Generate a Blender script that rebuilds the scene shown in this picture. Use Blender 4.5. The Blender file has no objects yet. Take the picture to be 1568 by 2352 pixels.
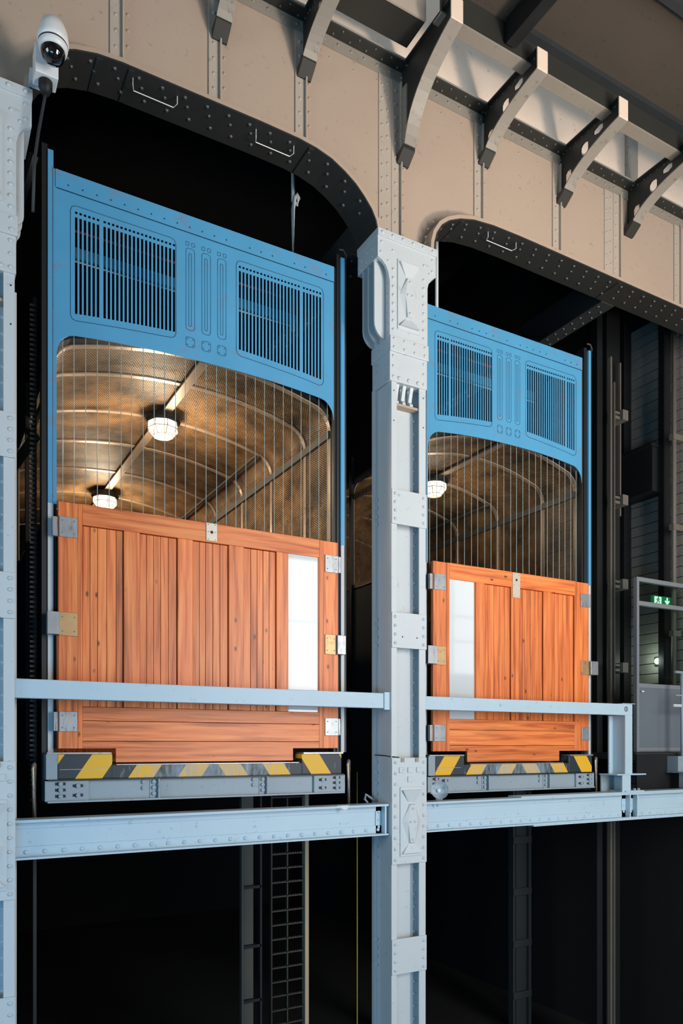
import bpy, math, random
from mathutils import Vector, Matrix

random.seed(7)
PI = math.pi
scene = bpy.context.scene
COL = scene.collection
ZC = 5.0                                    # eye height above the hall floor

# ---------------------------------------------------------------- camera
cam_d = bpy.data.cameras.new('camera')
cam = bpy.data.objects.new('camera', cam_d)
COL.objects.link(cam)
cam.location = (0, 0, ZC)
cam.rotation_euler = (PI / 2, 0, -math.radians(29.42))
cam_d.sensor_fit = 'HORIZONTAL'
cam_d.sensor_width = 36
cam_d.lens = 1745 / 1568 * 36
cam_d.shift_y = (1713 - 1176) / 1568
cam_d.clip_start = 0.05
scene.camera = cam

# ---------------------------------------------------------------- world, daylight, exposure
world = bpy.data.worlds.new('world')
scene.world = world
world.use_nodes = True
world.node_tree.nodes['Background'].inputs[0].default_value = (0.75, 0.88, 1.0, 1)
world.node_tree.nodes['Background'].inputs[1].default_value = 0.6


def area_light(name, loc, target, sx, sy, power, color):
    d = bpy.data.lights.new(name, 'AREA')
    d.shape = 'RECTANGLE'
    d.size, d.size_y = sx, sy
    d.energy = power
    d.color = color
    o = bpy.data.objects.new(name, d)
    COL.objects.link(o)
    o.location = loc
    o.rotation_euler = (Vector(target) - Vector(loc)).to_track_quat('-Z', 'Y').to_euler()
    return o


# daylight in the window openings of the hall's outer wall (behind and to the right of the camera)
area_light('daylight_window_low', (8.25, -3.15, 2.7), (8.25, 7, 2.7), 5.0, 4.0, 70, (0.8, 0.92, 1.0))
area_light('daylight_window_tall', (7.55, -3.15, 6.6), (7.55, 7, 6.6), 4.0, 6.4, 980, (1.0, 0.97, 0.94))
area_light('daylight_window_high', (14.2, -3.15, 8.5), (14.2, 7, 8.5), 2.6, 2.8, 100, (1.0, 0.94, 0.88))
# added unseen lights: blue tint for the lower left, fill for left-facing sides
area_light('added_blue_fill', (-3.5, -3.15, 1.9), (-3.5, 7, 1.9), 6.0, 3.6, 460, (0.12, 0.55, 1.0))
area_light('added_left_fill', (-8.95, 2.0, 7.0), (4, 2.0, 7.0), 5.0, 5.0, 360, (0.86, 0.95, 1.0))

scene.view_settings.view_transform = 'Standard'
scene.view_settings.look = 'None'
scene.view_settings.gamma = 1
scene.view_settings.use_curve_mapping = False
scene.view_settings.exposure = 0.0
cy = scene.cycles
cy.max_bounces = 5
cy.diffuse_bounces = 2
cy.glossy_bounces = 2
cy.transmission_bounces = 2
cy.transparent_max_bounces = 8
cy.use_adaptive_sampling = True
cy.adaptive_threshold = 0.04
cy.caustics_reflective = False
cy.caustics_refractive = False


# ---------------------------------------------------------------- materials
def srgb(r, g, b):
    def f(c):
        c /= 255
        return c / 12.92 if c <= 0.04045 else ((c + 0.055) / 1.055) ** 2.4
    return (f(r), f(g), f(b), 1)


def new_mat(name):
    m = bpy.data.materials.new(name)
    m.use_nodes = True
    nt = m.node_tree
    return m, nt, nt.nodes['Principled BSDF'], nt.nodes.new, nt.links.new


def paint(name, col, rough=0.5, var=0.10, scale=3.0, metallic=0.0, dirt=None, dirt_amt=0.0, bump=0.0, dirt_scale=(14, 14, 14)):
    m, nt, b, N, L = new_mat(name)
    tc = N('ShaderNodeTexCoord')
    no = N('ShaderNodeTexNoise')
    no.inputs['Scale'].default_value = scale
    no.inputs['Detail'].default_value = 8
    L(tc.outputs['Object'], no.inputs['Vector'])
    mix = N('ShaderNodeMix'); mix.data_type = 'RGBA'
    c = Vector(col[:3])
    mix.inputs[6].default_value = (*(c * (1 - var)), 1)
    mix.inputs[7].default_value = (*[min(1, v) for v in c * (1 + var)], 1)
    L(no.outputs['Fac'], mix.inputs[0])
    out = mix.outputs[2]
    if dirt:
        mp = N('ShaderNodeMapping'); mp.inputs['Scale'].default_value = dirt_scale
        L(tc.outputs['Object'], mp.inputs['Vector'])
        n2 = N('ShaderNodeTexNoise'); n2.inputs['Scale'].default_value = 1.0; n2.inputs['Detail'].default_value = 9
        n2.inputs['Roughness'].default_value = 0.7
        L(mp.outputs[0], n2.inputs['Vector'])
        r = N('ShaderNodeMapRange')
        r.inputs['From Min'].default_value = 0.62 - dirt_amt * 0.2
        r.inputs['From Max'].default_value = 0.72
        L(n2.outputs['Fac'], r.inputs['Value'])
        m2 = N('ShaderNodeMix'); m2.data_type = 'RGBA'
        L(r.outputs[0], m2.inputs[0]); L(out, m2.inputs[6]); m2.inputs[7].default_value = dirt
        out = m2.outputs[2]
    L(out, b.inputs['Base Color'])
    b.inputs['Roughness'].default_value = rough
    b.inputs['Metallic'].default_value = metallic
    if bump:
        bp = N('ShaderNodeBump'); bp.inputs['Strength'].default_value = bump; bp.inputs['Distance'].default_value = 0.01
        n3 = N('ShaderNodeTexNoise'); n3.inputs['Scale'].default_value = 5; n3.inputs['Detail'].default_value = 4
        L(tc.outputs['Object'], n3.inputs['Vector']); L(n3.outputs['Fac'], bp.inputs['Height']); L(bp.outputs[0], b.inputs['Normal'])
    return m


def wood(name, along):
    m, nt, b, N, L = new_mat(name)
    tc = N('ShaderNodeTexCoord'); oi = N('ShaderNodeObjectInfo')
    add = N('ShaderNodeVectorMath'); add.operation = 'ADD'
    sc = N('ShaderNodeVectorMath'); sc.operation = 'SCALE'; sc.inputs[0].default_value = (13.1, 7.7, 5.3)
    L(oi.outputs['Random'], sc.inputs['Scale'])
    L(tc.outputs['Object'], add.inputs[0]); L(sc.outputs[0], add.inputs[1])
    mp = N('ShaderNodeMapping')
    mp.inputs['Scale'].default_value = (15, 15, 0.7) if along == 'z' else (0.7, 15, 15)
    L(add.outputs[0], mp.inputs['Vector'])
    n1 = N('ShaderNodeTexNoise'); n1.inputs['Scale'].default_value = 1.6; n1.inputs['Detail'].default_value = 7; n1.inputs['Distortion'].default_value = 0.6
    L(mp.outputs[0], n1.inputs['Vector'])
    r1 = N('ShaderNodeValToRGB')
    e = r1.color_ramp.elements
    e[0].position = 0.28; e[0].color = srgb(184, 84, 34)
    e[1].position = 0.74; e[1].color = srgb(248, 154, 84)
    k = e.new(0.5); k.color = srgb(236, 126, 62)
    L(n1.outputs['Fac'], r1.inputs[0])
    # board to board tint
    hsv = N('ShaderNodeHueSaturation')
    mr = N('ShaderNodeMapRange'); mr.inputs['To Min'].default_value = 0.84; mr.inputs['To Max'].default_value = 1.08
    L(oi.outputs['Random'], mr.inputs['Value']); L(mr.outputs[0], hsv.inputs['Value']); L(r1.outputs[0], hsv.inputs['Color'])
    # dark heartwood streaks and knots
    mp2 = N('ShaderNodeMapping'); mp2.inputs['Scale'].default_value = (9, 9, 0.7) if along == 'z' else (0.7, 9, 9)
    L(add.outputs[0], mp2.inputs['Vector'])
    n2 = N('ShaderNodeTexNoise'); n2.inputs['Scale'].default_value = 1.0; n2.inputs['Detail'].default_value = 6
    L(mp2.outputs[0], n2.inputs['Vector'])
    rr = N('ShaderNodeMapRange'); rr.inputs['From Min'].default_value = 0.57; rr.inputs['From Max'].default_value = 0.80; rr.inputs['To Max'].default_value = 0.85
    L(n2.outputs['Fac'], rr.inputs['Value'])
    mx = N('ShaderNodeMix'); mx.data_type = 'RGBA'
    L(rr.outputs[0], mx.inputs[0]); L(hsv.outputs[0], mx.inputs[6]); mx.inputs[7].default_value = srgb(84, 34, 22)
    mp3 = N('ShaderNodeMapping'); mp3.inputs['Scale'].default_value = (6.5, 6.5, 3.4) if along == 'z' else (3.4, 6.5, 6.5)
    L(add.outputs[0], mp3.inputs['Vector'])
    vo = N('ShaderNodeTexVoronoi'); vo.inputs['Scale'].default_value = 1.0
    L(mp3.outputs[0], vo.inputs['Vector'])
    kr = N('ShaderNodeMapRange'); kr.inputs['From Min'].default_value = 0.05; kr.inputs['From Max'].default_value = 0.12
    kr.inputs['To Min'].default_value = 0.85; kr.inputs['To Max'].default_value = 0.0
    L(vo.outputs['Distance'], kr.inputs['Value'])
    mx2 = N('ShaderNodeMix'); mx2.data_type = 'RGBA'
    L(kr.outputs[0], mx2.inputs[0]); L(mx.outputs[2], mx2.inputs[6]); mx2.inputs[7].default_value = srgb(62, 26, 20)
    L(mx2.outputs[2], b.inputs['Base Color'])
    b.inputs['Roughness'].default_value = 0.42
    bp = N('ShaderNodeBump'); bp.inputs['Strength'].default_value = 0.15; bp.inputs['Distance'].default_value = 0.004
    L(n1.outputs['Fac'], bp.inputs['Height']); L(bp.outputs[0], b.inputs['Normal'])
    return m


def perforated(name, col, pitch, thr, metallic=0.3):
    """expanded metal: strands around diamond holes, cut along the mesh's own UV (metres)"""
    m, nt, b, N, L = new_mat(name)
    uv = N('ShaderNodeUVMap')
    sx = N('ShaderNodeSeparateXYZ'); L(uv.outputs[0], sx.inputs[0])

    def mth(op, a, c=None):
        n = N('ShaderNodeMath'); n.operation = op
        for i, v in enumerate((a, c)):
            if v is None: continue
            if isinstance(v, (int, float)): n.inputs[i].default_value = v
            else: L(v, n.inputs[i])
        return n.outputs[0]
    u = mth('MULTIPLY', sx.outputs[0], 1 / pitch)
    v = mth('MULTIPLY', sx.outputs[1], 0.62 / pitch)
    a = mth('SINE', mth('MULTIPLY', mth('ADD', u, v), PI))
    c = mth('SINE', mth('MULTIPLY', mth('SUBTRACT', u, v), PI))
    h = mth('ABSOLUTE', mth('MULTIPLY', a, c))
    hole = mth('GREATER_THAN', h, thr)
    tr = N('ShaderNodeBsdfTransparent')
    ms = N('ShaderNodeMixShader')
    L(hole, ms.inputs[0]); L(b.outputs[0], ms.inputs[1]); L(tr.outputs[0], ms.inputs[2])
    L(ms.outputs[0], nt.nodes['Material Output'].inputs['Surface'])
    tc = N('ShaderNodeTexCoord')
    no = N('ShaderNodeTexNoise'); no.inputs['Scale'].default_value = 2.2; no.inputs['Detail'].default_value = 7; no.inputs['Roughness'].default_value = 0.65
    L(tc.outputs['Object'], no.inputs['Vector'])
    r = N('ShaderNodeValToRGB')
    cc = Vector(col[:3])
    r.color_ramp.elements[0].position = 0.36; r.color_ramp.elements[0].color = (*(cc * 0.22), 1)
    r.color_ramp.elements[1].position = 0.66; r.color_ramp.elements[1].color = (*(cc * 1.25), 1)
    L(no.outputs['Fac'], r.inputs[0]); L(r.outputs[0], b.inputs['Base Color'])
    b.inputs['Roughness'].default_value = 0.6
    b.inputs['Metallic'].default_value = metallic
    return m


def hazard(name, xc, zb):
    """yellow and black slanted paint on worn steel, mirrored about the sill's middle"""
    m, nt, b, N, L = new_mat(name)
    g = N('ShaderNodeNewGeometry')
    sx = N('ShaderNodeSeparateXYZ'); L(g.outputs['Position'], sx.inputs[0])

    def mth(op, a, c=None):
        n = N('ShaderNodeMath'); n.operation = op
        for i, v in enumerate((a, c)):
            if v is None: continue
            if isinstance(v, (int, float)): n.inputs[i].default_value = v
            else: L(v, n.inputs[i])
        return n.outputs[0]
    s = mth('ABSOLUTE', mth('SUBTRACT', sx.outputs[0], xc))
    z = mth('MULTIPLY', mth('SUBTRACT', sx.outputs[2], zb), 0.68)
    val = mth('FRACT', mth('DIVIDE', mth('SUBTRACT', mth('ADD', s, z), 0.60 - 4.75), 0.475))
    yel = mth('LESS_THAN', val, 0.5)
    mx = N('ShaderNodeMix'); mx.data_type = 'RGBA'
    L(yel, mx.inputs[0]); mx.inputs[6].default_value = srgb(30, 46, 54); mx.inputs[7].default_value = srgb(232, 176, 30)
    # scuffing where wheels cross the sill
    mp = N('ShaderNodeMapping'); mp.inputs['Scale'].default_value = (22, 6, 5); L(g.outputs['Position'], mp.inputs['Vector'])
    no = N('ShaderNodeTexNoise'); no.inputs['Scale'].default_value = 1; no.inputs['Detail'].default_value = 9; no.inputs['Roughness'].default_value = 0.68
    L(mp.outputs[0], no.inputs['Vector'])
    lim = N('ShaderNodeMapRange'); lim.inputs['From Min'].default_value = 0.35; lim.inputs['From Max'].default_value = 1.05
    lim.inputs['To Min'].default_value = 0.30; lim.inputs['To Max'].default_value = 0.64
    L(s, lim.inputs['Value'])
    w = N('ShaderNodeMapRange'); w.inputs['From Max'].default_value = 0.75
    L(lim.outputs[0], w.inputs['From Min']); L(no.outputs['Fac'], w.inputs['Value'])
    m2 = N('ShaderNodeMix'); m2.data_type = 'RGBA'
    L(w.outputs[0], m2.inputs[0]); L(mx.outputs[2], m2.inputs[6]); m2.inputs[7].default_value = srgb(150, 166, 176)
    L(m2.outputs[2], b.inputs['Base Color'])
    b.inputs['Roughness'].default_value = 0.5
    return m


def simple(name, col, rough=0.5, metallic=0.0, emit=None, strength=0.0, ior=1.5, coat=0.0):
    m, nt, b, N, L = new_mat(name)
    b.inputs['Base Color'].default_value = col
    b.inputs['Roughness'].default_value = rough
    b.inputs['Metallic'].default_value = metallic
    b.inputs['IOR'].default_value = ior
    b.inputs['Coat Weight'].default_value = coat
    if emit:
        b.inputs['Emission Color'].default_value = emit
        b.inputs['Emission Strength'].default_value = strength
    return m


M = {}
M['grey'] = paint('pale_grey_steel_paint', srgb(198, 205, 207), 0.45, 0.04, 2.5, dirt=srgb(150, 166, 174), dirt_amt=0.04, bump=0.12)
M['greyb'] = paint('pale_blue_grey_steel_paint', srgb(180, 203, 215), 0.45, 0.05, 2.5, dirt=srgb(130, 152, 166), dirt_amt=0.08, bump=0.12)
M['grey2'] = paint('mid_grey_steel_paint', srgb(146, 160, 168), 0.5, 0.10, 3.0, dirt=srgb(104, 114, 120), dirt_amt=0.12, bump=0.15)
M['cream'] = paint('cream_wall_paint', srgb(182, 161, 142), 0.6, 0.07, 0.9, dirt=srgb(150, 130, 110), dirt_amt=0.10, bump=0.25)
M['cream_lit'] = paint('lit_cream_paint', srgb(238, 216, 194), 0.6, 0.05, 1.2, dirt=srgb(180, 160, 142), dirt_amt=0.1)  # paler than the wall: light on the upper panel put into the colour
M['taupe'] = paint('taupe_steel_paint', srgb(152, 144, 132), 0.5, 0.08, 2.0, dirt=srgb(100, 90, 80), dirt_amt=0.15)
M['strip'] = paint('grey_beige_strip_paint', srgb(182, 169, 154), 0.5, 0.06, 2.0, dirt=srgb(140, 126, 112), dirt_amt=0.1)
M['clampgrey'] = paint('dull_clamp_paint', srgb(112, 106, 98), 0.6, 0.1, 4.0)
M['soffit'] = paint('dark_grey_green_steel', srgb(47, 47, 43), 0.5, 0.12, 2.0, dirt=srgb(50, 50, 46), dirt_amt=0.2)
M['roof'] = paint('brown_grey_roof_plate', srgb(78, 69, 60), 0.7, 0.15, 1.0, dirt=srgb(54, 48, 42), dirt_amt=0.2)
M['blue'] = paint('sky_blue_lift_paint', srgb(82, 158, 200), 0.42, 0.12, 1.8, dirt=srgb(120, 138, 160), dirt_amt=0.30, bump=0.15, dirt_scale=(3, 3, 5))
M['seam'] = simple('dark_blue_seam', srgb(22, 62, 92), 0.6)
M['black'] = paint('black_oiled_steel', srgb(24, 26, 27), 0.5, 0.2, 5.0)
M['dark'] = paint('dark_shaft_steel', srgb(44, 48, 50), 0.6, 0.2, 3.0)
M['darkwall'] = paint('near_black_shaft_wall', srgb(9, 9, 10), 0.95, 0.2, 0.8)  # even near-black tone for the shaft's walls and floor
M['floor'] = paint('dark_hall_floor', srgb(78, 78, 78), 0.6, 0.15, 0.6)
M['hall'] = paint('hall_plaster', srgb(150, 144, 136), 0.8, 0.05, 0.5)
M['galv'] = paint('worn_galvanised_plate', srgb(160, 164, 168), 0.38, 0.2, 9.0, metallic=0.55, dirt=srgb(96, 94, 96), dirt_amt=0.4, dirt_scale=(40, 40, 6))
M['nickel'] = paint('yellowed_nickel_plate', srgb(206, 196, 178), 0.4, 0.1, 9.0, metallic=0.2)
M['brass'] = paint('tarnished_brass_plate', srgb(186, 152, 108), 0.4, 0.2, 12.0, metallic=0.45, dirt=srgb(120, 90, 60), dirt_amt=0.3)
M['wood_v'] = wood('pitch_pine_upright', 'z')
M['wood_h'] = wood('pitch_pine_level', 'x')
M['pane_white'] = simple('pane_with_reflection', srgb(206, 213, 216), 0.05, 0, ior=1.5)  # bright window reflection put into the glass's white base colour
M['wire'] = paint('galvanised_wire', srgb(160, 176, 174), 0.4, 0.15, 20)
M['rib'] = paint('buff_rib_paint', srgb(168, 146, 124), 0.4, 0.2, 4.0, metallic=0.2, dirt=srgb(90, 72, 56), dirt_amt=0.2)
M['railbar'] = paint('grey_brown_bar', srgb(104, 104, 102), 0.4, 0.15, 5.0, metallic=0.3)
M['mesh'] = perforated('bronze_expanded_mesh', srgb(176, 136, 90), 0.026, 0.42, 0.0)
M['rivet_dark'] = simple('rivet_paint_dark', srgb(92, 94, 90), 0.3, 0.2)
M['white'] = paint('white_plastic', srgb(232, 232, 230), 0.35, 0.03, 6)
M['lens'] = simple('smoked_dome', (0.004, 0.004, 0.005, 1), 0.03, 0, ior=1.6, coat=1.0)
M['rubber'] = simple('black_rubber', srgb(14, 14, 14), 0.6)
M['lampglass'] = simple('lit_opal_glass', srgb(255, 244, 226), 0.3, 0, emit=srgb(255, 228, 190), strength=3.0)
M['cage'] = simple('lamp_cage_wire', srgb(110, 92, 70), 0.4, 0.4)
M['steel'] = paint('rusty_bright_steel', srgb(150, 140, 128), 0.35, 0.25, 12, metallic=0.6, dirt=srgb(50, 38, 30), dirt_amt=0.6)
M['red'] = simple('red_rod_paint', srgb(200, 50, 60), 0.5)
M['board'] = paint('limewashed_board', srgb(156, 148, 138), 0.8, 0.12, 2.0, dirt=srgb(110, 108, 104), dirt_amt=0.2)
M['doorframe'] = paint('grey_door_frame', srgb(150, 154, 158), 0.4, 0.05, 4, metallic=0.3)
M['doorpanel'] = paint('grey_door_panel', srgb(118, 126, 134), 0.45, 0.06, 3, metallic=0.2)
M['green'] = simple('exit_green_lit', srgb(16, 120, 70), 0.4, 0, emit=srgb(10, 130, 74), strength=0.5)
M['signwhite'] = simple('exit_white_lit', srgb(230, 245, 235), 0.4, 0, emit=srgb(215, 245, 228), strength=0.9)
M['ink'] = simple('black_print', srgb(24, 34, 40), 0.6)
M['paper'] = simple('paper_scrap_white', srgb(220, 224, 226), 0.8)
M['yellow'] = simple('yellow_cord', srgb(200, 170, 30), 0.6)
M['warmpost'] = paint('buff_post_paint', srgb(112, 104, 92), 0.6, 0.1, 2.0)
M['rackpaint'] = paint('dark_rack_paint', srgb(64, 60, 52), 0.5, 0.15, 3.0)  # dark tone for the rack's posts and rungs
M['buff'] = paint('lit_edge_buff', srgb(206, 180, 146), 0.5, 0.06, 3.0)  # pale tone stands in for warm light on the rack's edge

g, nt, b, N, L = new_mat('clear_door_glass')
b.inputs['Base Color'].default_value = (0.85, 0.95, 0.92, 1)
b.inputs['Roughness'].default_value = 0.02
tr = N('ShaderNodeBsdfTransparent'); tr.inputs[0].default_value = (0.84, 0.90, 0.88, 1)
gl = N('ShaderNodeBsdfGlossy'); gl.inputs['Roughness'].default_value = 0.02
lw = N('ShaderNodeLayerWeight'); lw.inputs[0].default_value = 0.5
pw = N('ShaderNodeMath'); pw.operation = 'POWER'; pw.inputs[1].default_value = 3.5; L(lw.outputs['Facing'], pw.inputs[0])
fr = N('ShaderNodeMath'); fr.operation = 'MULTIPLY_ADD'; fr.inputs[1].default_value = 0.6; fr.inputs[2].default_value = 0.03; L(pw.outputs[0], fr.inputs[0])
ms = N('ShaderNodeMixShader')
L(fr.outputs[0], ms.inputs[0]); L(tr.outputs[0], ms.inputs[1]); L(gl.outputs[0], ms.inputs[2])
L(ms.outputs[0], nt.nodes['Material Output'].inputs['Surface'])
M['glass'] = g
g, nt, b, N, L = new_mat('clear_horn_plastic')
tr = N('ShaderNodeBsdfTransparent'); tr.inputs[0].default_value = (0.8, 0.86, 0.9, 1)
b.inputs['Base Color'].default_value = srgb(190, 206, 216); b.inputs['Roughness'].default_value = 0.2
ms = N('ShaderNodeMixShader'); ms.inputs[0].default_value = 0.62
L(tr.outputs[0], ms.inputs[1]); L(b.outputs[0], ms.inputs[2])
L(ms.outputs[0], nt.nodes['Material Output'].inputs['Surface'])
M['horn'] = g

# ---------------------------------------------------------------- mesh helpers
ORG = {}                                     # world origin of every object made here


def org(o):
    return ORG.get(o.name, Vector((0, 0, 0))) if o else Vector((0, 0, 0))


def link(o, parent, origin):
    COL.objects.link(o)
    if parent:
        o.parent = parent
        o.location = origin - org(parent)
    else:
        o.location = origin
    ORG[o.name] = Vector(origin)
    return o


def tag(o, label=None, cat=None, group=None, kind=None):
    if label: o['label'] = label
    if cat: o['category'] = cat
    if group: o['group'] = group
    if kind: o['kind'] = kind
    return o


def thing(name, loc, label, cat, group=None):
    o = bpy.data.objects.new(name, None)
    o.empty_display_size = 0.1
    link(o, None, Vector(loc))
    return tag(o, label, cat, group)


class MB:
    def __init__(s):
        s.v, s.f = [], []

    def add(s, vs, fs):
        n = len(s.v)
        s.v += [Vector(p) for p in vs]
        s.f += [tuple(i + n for i in f) for f in fs]
        return s

    def box(s, x0, x1, y0, y1, z0, z1):
        return s.add([(x0, y0, z0), (x1, y0, z0), (x1, y1, z0), (x0, y1, z0), (x0, y0, z1), (x1, y0, z1), (x1, y1, z1), (x0, y1, z1)],
                     [(3, 2, 1, 0), (4, 5, 6, 7), (0, 1, 5, 4), (1, 2, 6, 5), (2, 3, 7, 6), (3, 0, 4, 7)])

    def prism(s, pts, axis, a, c):
        """2D outline swept along an axis: 'y' takes (x,z), 'x' takes (y,z), 'z' takes (x,y)"""
        def p3(p, t):
            return {'y': (p[0], t, p[1]), 'x': (t, p[0], p[1]), 'z': (p[0], p[1], t)}[axis]
        n = len(pts)
        vs = [p3(p, a) for p in pts] + [p3(p, c) for p in pts]
        fs = [tuple(range(n)), tuple(range(2 * n - 1, n - 1, -1))]
        fs += [(i, n + i, n + (i + 1) % n, (i + 1) % n) for i in range(n)]
        return s.add(vs, fs)

    def tube(s, pts, r, seg=8, cap=True):
        pts = [Vector(p) for p in pts]
        rings = []
        up = Vector((0, 0, 1))
        for i, p in enumerate(pts):
            d = (pts[min(i + 1, len(pts) - 1)] - pts[max(i - 1, 0)]).normalized()
            a = d.cross(up)
            if a.length < 1e-3: a = d.cross(Vector((1, 0, 0)))
            a.normalize(); b_ = a.cross(d).normalized()
            rr = r[i] if isinstance(r, (list, tuple)) else r
            rings.append([p + (a * math.cos(2 * PI * k / seg) + b_ * math.sin(2 * PI * k / seg)) * rr for k in range(seg)])
        vs = [q for ring in rings for q in ring]
        fs = []
        for i in range(len(pts) - 1):
            for k in range(seg):
                k2 = (k + 1) % seg
                fs.append((i * seg + k, i * seg + k2, (i + 1) * seg + k2, (i + 1) * seg + k))
        if cap:
            fs.append(tuple(range(seg - 1, -1, -1)))
            fs.append(tuple((len(pts) - 1) * seg + k for k in range(seg)))
        return s.add(vs, fs)

    def lathe(s, prof, c, seg=24, axis=(0, 0, 1)):
        q = Vector((0, 0, 1)).rotation_difference(Vector(axis).normalized())
        c = Vector(c)
        vs = [c + q @ Vector((r * math.cos(2 * PI * k / seg), r * math.sin(2 * PI * k / seg), z)) for r, z in prof for k in range(seg)]
        fs = []
        for i in range(len(prof) - 1):
            for k in range(seg):
                k2 = (k + 1) % seg
                fs.append((i * seg + k, i * seg + k2, (i + 1) * seg + k2, (i + 1) * seg + k))
        return s.add(vs, fs)

    def ribbon(s, path, y0, y1, th):
        """a plate that follows a path in x,z, swept in y, with thickness on the outer (left-hand) side"""
        n = len(path)
        nor = []
        for i in range(n):
            a = Vector(path[max(i - 1, 0)]); c = Vector(path[min(i + 1, n - 1)])
            d = (c - a).normalized(); nor.append(Vector((-d.y, d.x)))
        out = [Vector(p) + nor[i] * th for i, p in enumerate(path)]
        vs = []
        for (p, o) in zip(path, out):
            vs += [(p[0], y0, p[1]), (p[0], y1, p[1]), (o[0], y1, o[1]), (o[0], y0, o[1])]
        fs = [(0, 1, 2, 3), tuple(4 * (n - 1) + k for k in (3, 2, 1, 0))]
        for i in range(n - 1):
            for k in range(4):
                k2 = (k + 1) % 4
                fs.append((4 * i + k, 4 * (i + 1) + k, 4 * (i + 1) + k2, 4 * i + k2))
        return s.add(vs, fs)

    def weld(s, d=4):
        idx, nv, mp = {}, [], []
        for p in s.v:
            k = (round(p.x, d), round(p.y, d), round(p.z, d))
            if k not in idx:
                idx[k] = len(nv); nv.append(p)
            mp.append(idx[k])
        s.v = nv
        cnt = {}
        fs = []
        for f in s.f:
            ff = []
            for i in f:
                if mp[i] not in ff: ff.append(mp[i])
            if len(ff) > 2:
                fs.append(tuple(ff)); cnt.setdefault(frozenset(ff), []).append(len(fs) - 1)
        drop = {i for l in cnt.values() if len(l) > 1 for i in l}
        s.f = [f for i, f in enumerate(fs) if i not in drop]
        return s

    def build(s, name, mat, parent=None, origin=None, smooth=False, bevel=0.0, label=None, kind=None):
        if origin is None:
            if parent: origin = org(parent)
            else:
                xs = [p.x for p in s.v]; ys = [p.y for p in s.v]; zs = [p.z for p in s.v]
                origin = Vector(((min(xs) + max(xs)) / 2, (min(ys) + max(ys)) / 2, min(zs)))
        origin = Vector(origin)
        me = bpy.data.meshes.new(name)
        me.from_pydata([p - origin for p in s.v], [], s.f)
        me.validate()
        if smooth:
            me.polygons.foreach_set('use_smooth', [True] * len(me.polygons))
        mm = M[mat] if isinstance(mat, str) else mat
        me.materials.append(mm)
        o = bpy.data.objects.new(name, me)
        link(o, parent, origin)
        if bevel:
            bv = o.modifiers.new('bevel', 'BEVEL'); bv.width = bevel; bv.segments = 2; bv.limit_method = 'ANGLE'
        if label: o['label'] = label
        if kind: o['kind'] = kind
        return o


def part(name, mat, parent, x0, x1, y0, y1, z0, z1, bevel=0.0, label=None):
    return MB().box(x0, x1, y0, y1, z0, z1).build(name, mat, parent, bevel=bevel, label=label)


# rivets: one small domed mesh for each paint, shared by every copy
RIV = {}


def rivet_mesh(mat, r):
    k = (mat, r)
    if k not in RIV:
        m = MB().lathe([(r, 0), (r * 0.92, r * 0.38), (r * 0.55, r * 0.68), (0.0005, r * 0.76)], (0, 0, 0), 8)
        me = bpy.data.meshes.new('rivet')
        me.from_pydata(m.v, [], m.f)
        me.polygons.foreach_set('use_smooth', [True] * len(me.polygons))
        me.materials.append(M[mat])
        RIV[k] = me
    return RIV[k]


def rivet(parent, p, normal=(0, -1, 0), mat='grey', r=0.021, name='rivet'):
    o = bpy.data.objects.new(name, rivet_mesh(mat, r))
    link(o, parent, Vector(p))
    o.rotation_euler = Vector(normal).to_track_quat('Z', 'Y').to_euler()
    return o


def rivet_field(name, parent, pts, normal, mat, r=0.018):
    """rows of rivets too small to pick apart: one joined part"""
    m = MB()
    for p in pts:
        n = normal(p) if callable(normal) else normal
        m.lathe([(r, 0), (r * 0.92, r * 0.4), (r * 0.5, r * 0.7), (0.0005, r * 0.76)], p, 6, n)
    return m.build(name, mat, parent, smooth=True, kind='stuff')


def lin(a, c, n):
    return [a + (c - a) * i / (n - 1) for i in range(n)]


def interp(path, x):
    for (x0, z0), (x1, z1) in zip(path, path[1:]):
        if x0 <= x <= x1:
            return z0 + (z1 - z0) * (x - x0) / (x1 - x0) if x1 > x0 else z0
    return path[0][1] if x < path[0][0] else path[-1][1]


# ================================================================ SETTING
YF = 6.80          # front of columns and arch plates
YW = 6.97          # face of the spandrel wall

part('floor', 'floor', None, -9, 24, -3.6, 7.1, -0.3, 0)['kind'] = 'structure'
# outer hall wall with the two window openings (behind the camera)
wb = MB()
for x0, x1, z0, z1 in [(-9, -6.5, 0, 3.8), (-0.5, 5.5, 0, 3.8), (-9, 5.5, 3.8, 12.6), (5.5, 11.0, 0, 0.6), (5.5, 11.0, 9.8, 12.6), (11.0, 12.0, 0, 12.6), (12.0, 16.6, 0, 7.0), (12.0, 16.6, 10.0, 12.6), (16.6, 24, 0, 12.6)]:
    wb.box(x0, x1, -3.6, -3.2, z0, z1)
wb.weld().build('wall_back', 'hall')['kind'] = 'structure'
for n, (x0, x1, z0, z1, mz) in enumerate([(5.5, 11.0, 0.6, 9.8, (2.4, 4.6, 6.4, 8.2)), (12.0, 16.6, 7.0, 10.0, (8.03, 8.75))]):
    w = MB().box(x0, x1, -3.2, -3.0, z0 - 0.12, z0).build('window_%d' % (n + 1), 'dark')
    w['kind'] = 'structure'
    for z in mz:
        part('glazing_bar', 'dark', w, x0, x1, -3.1, -3.06, z - 0.018, z + 0.018)
    for x in lin(x0, x1, 5 if n == 0 else 4):
        part('mullion', 'dark', w, x - 0.03, x + 0.03, -3.1, -3.05, z0, z1)
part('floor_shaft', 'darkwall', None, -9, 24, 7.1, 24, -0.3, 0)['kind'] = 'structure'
wl = MB()
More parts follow.
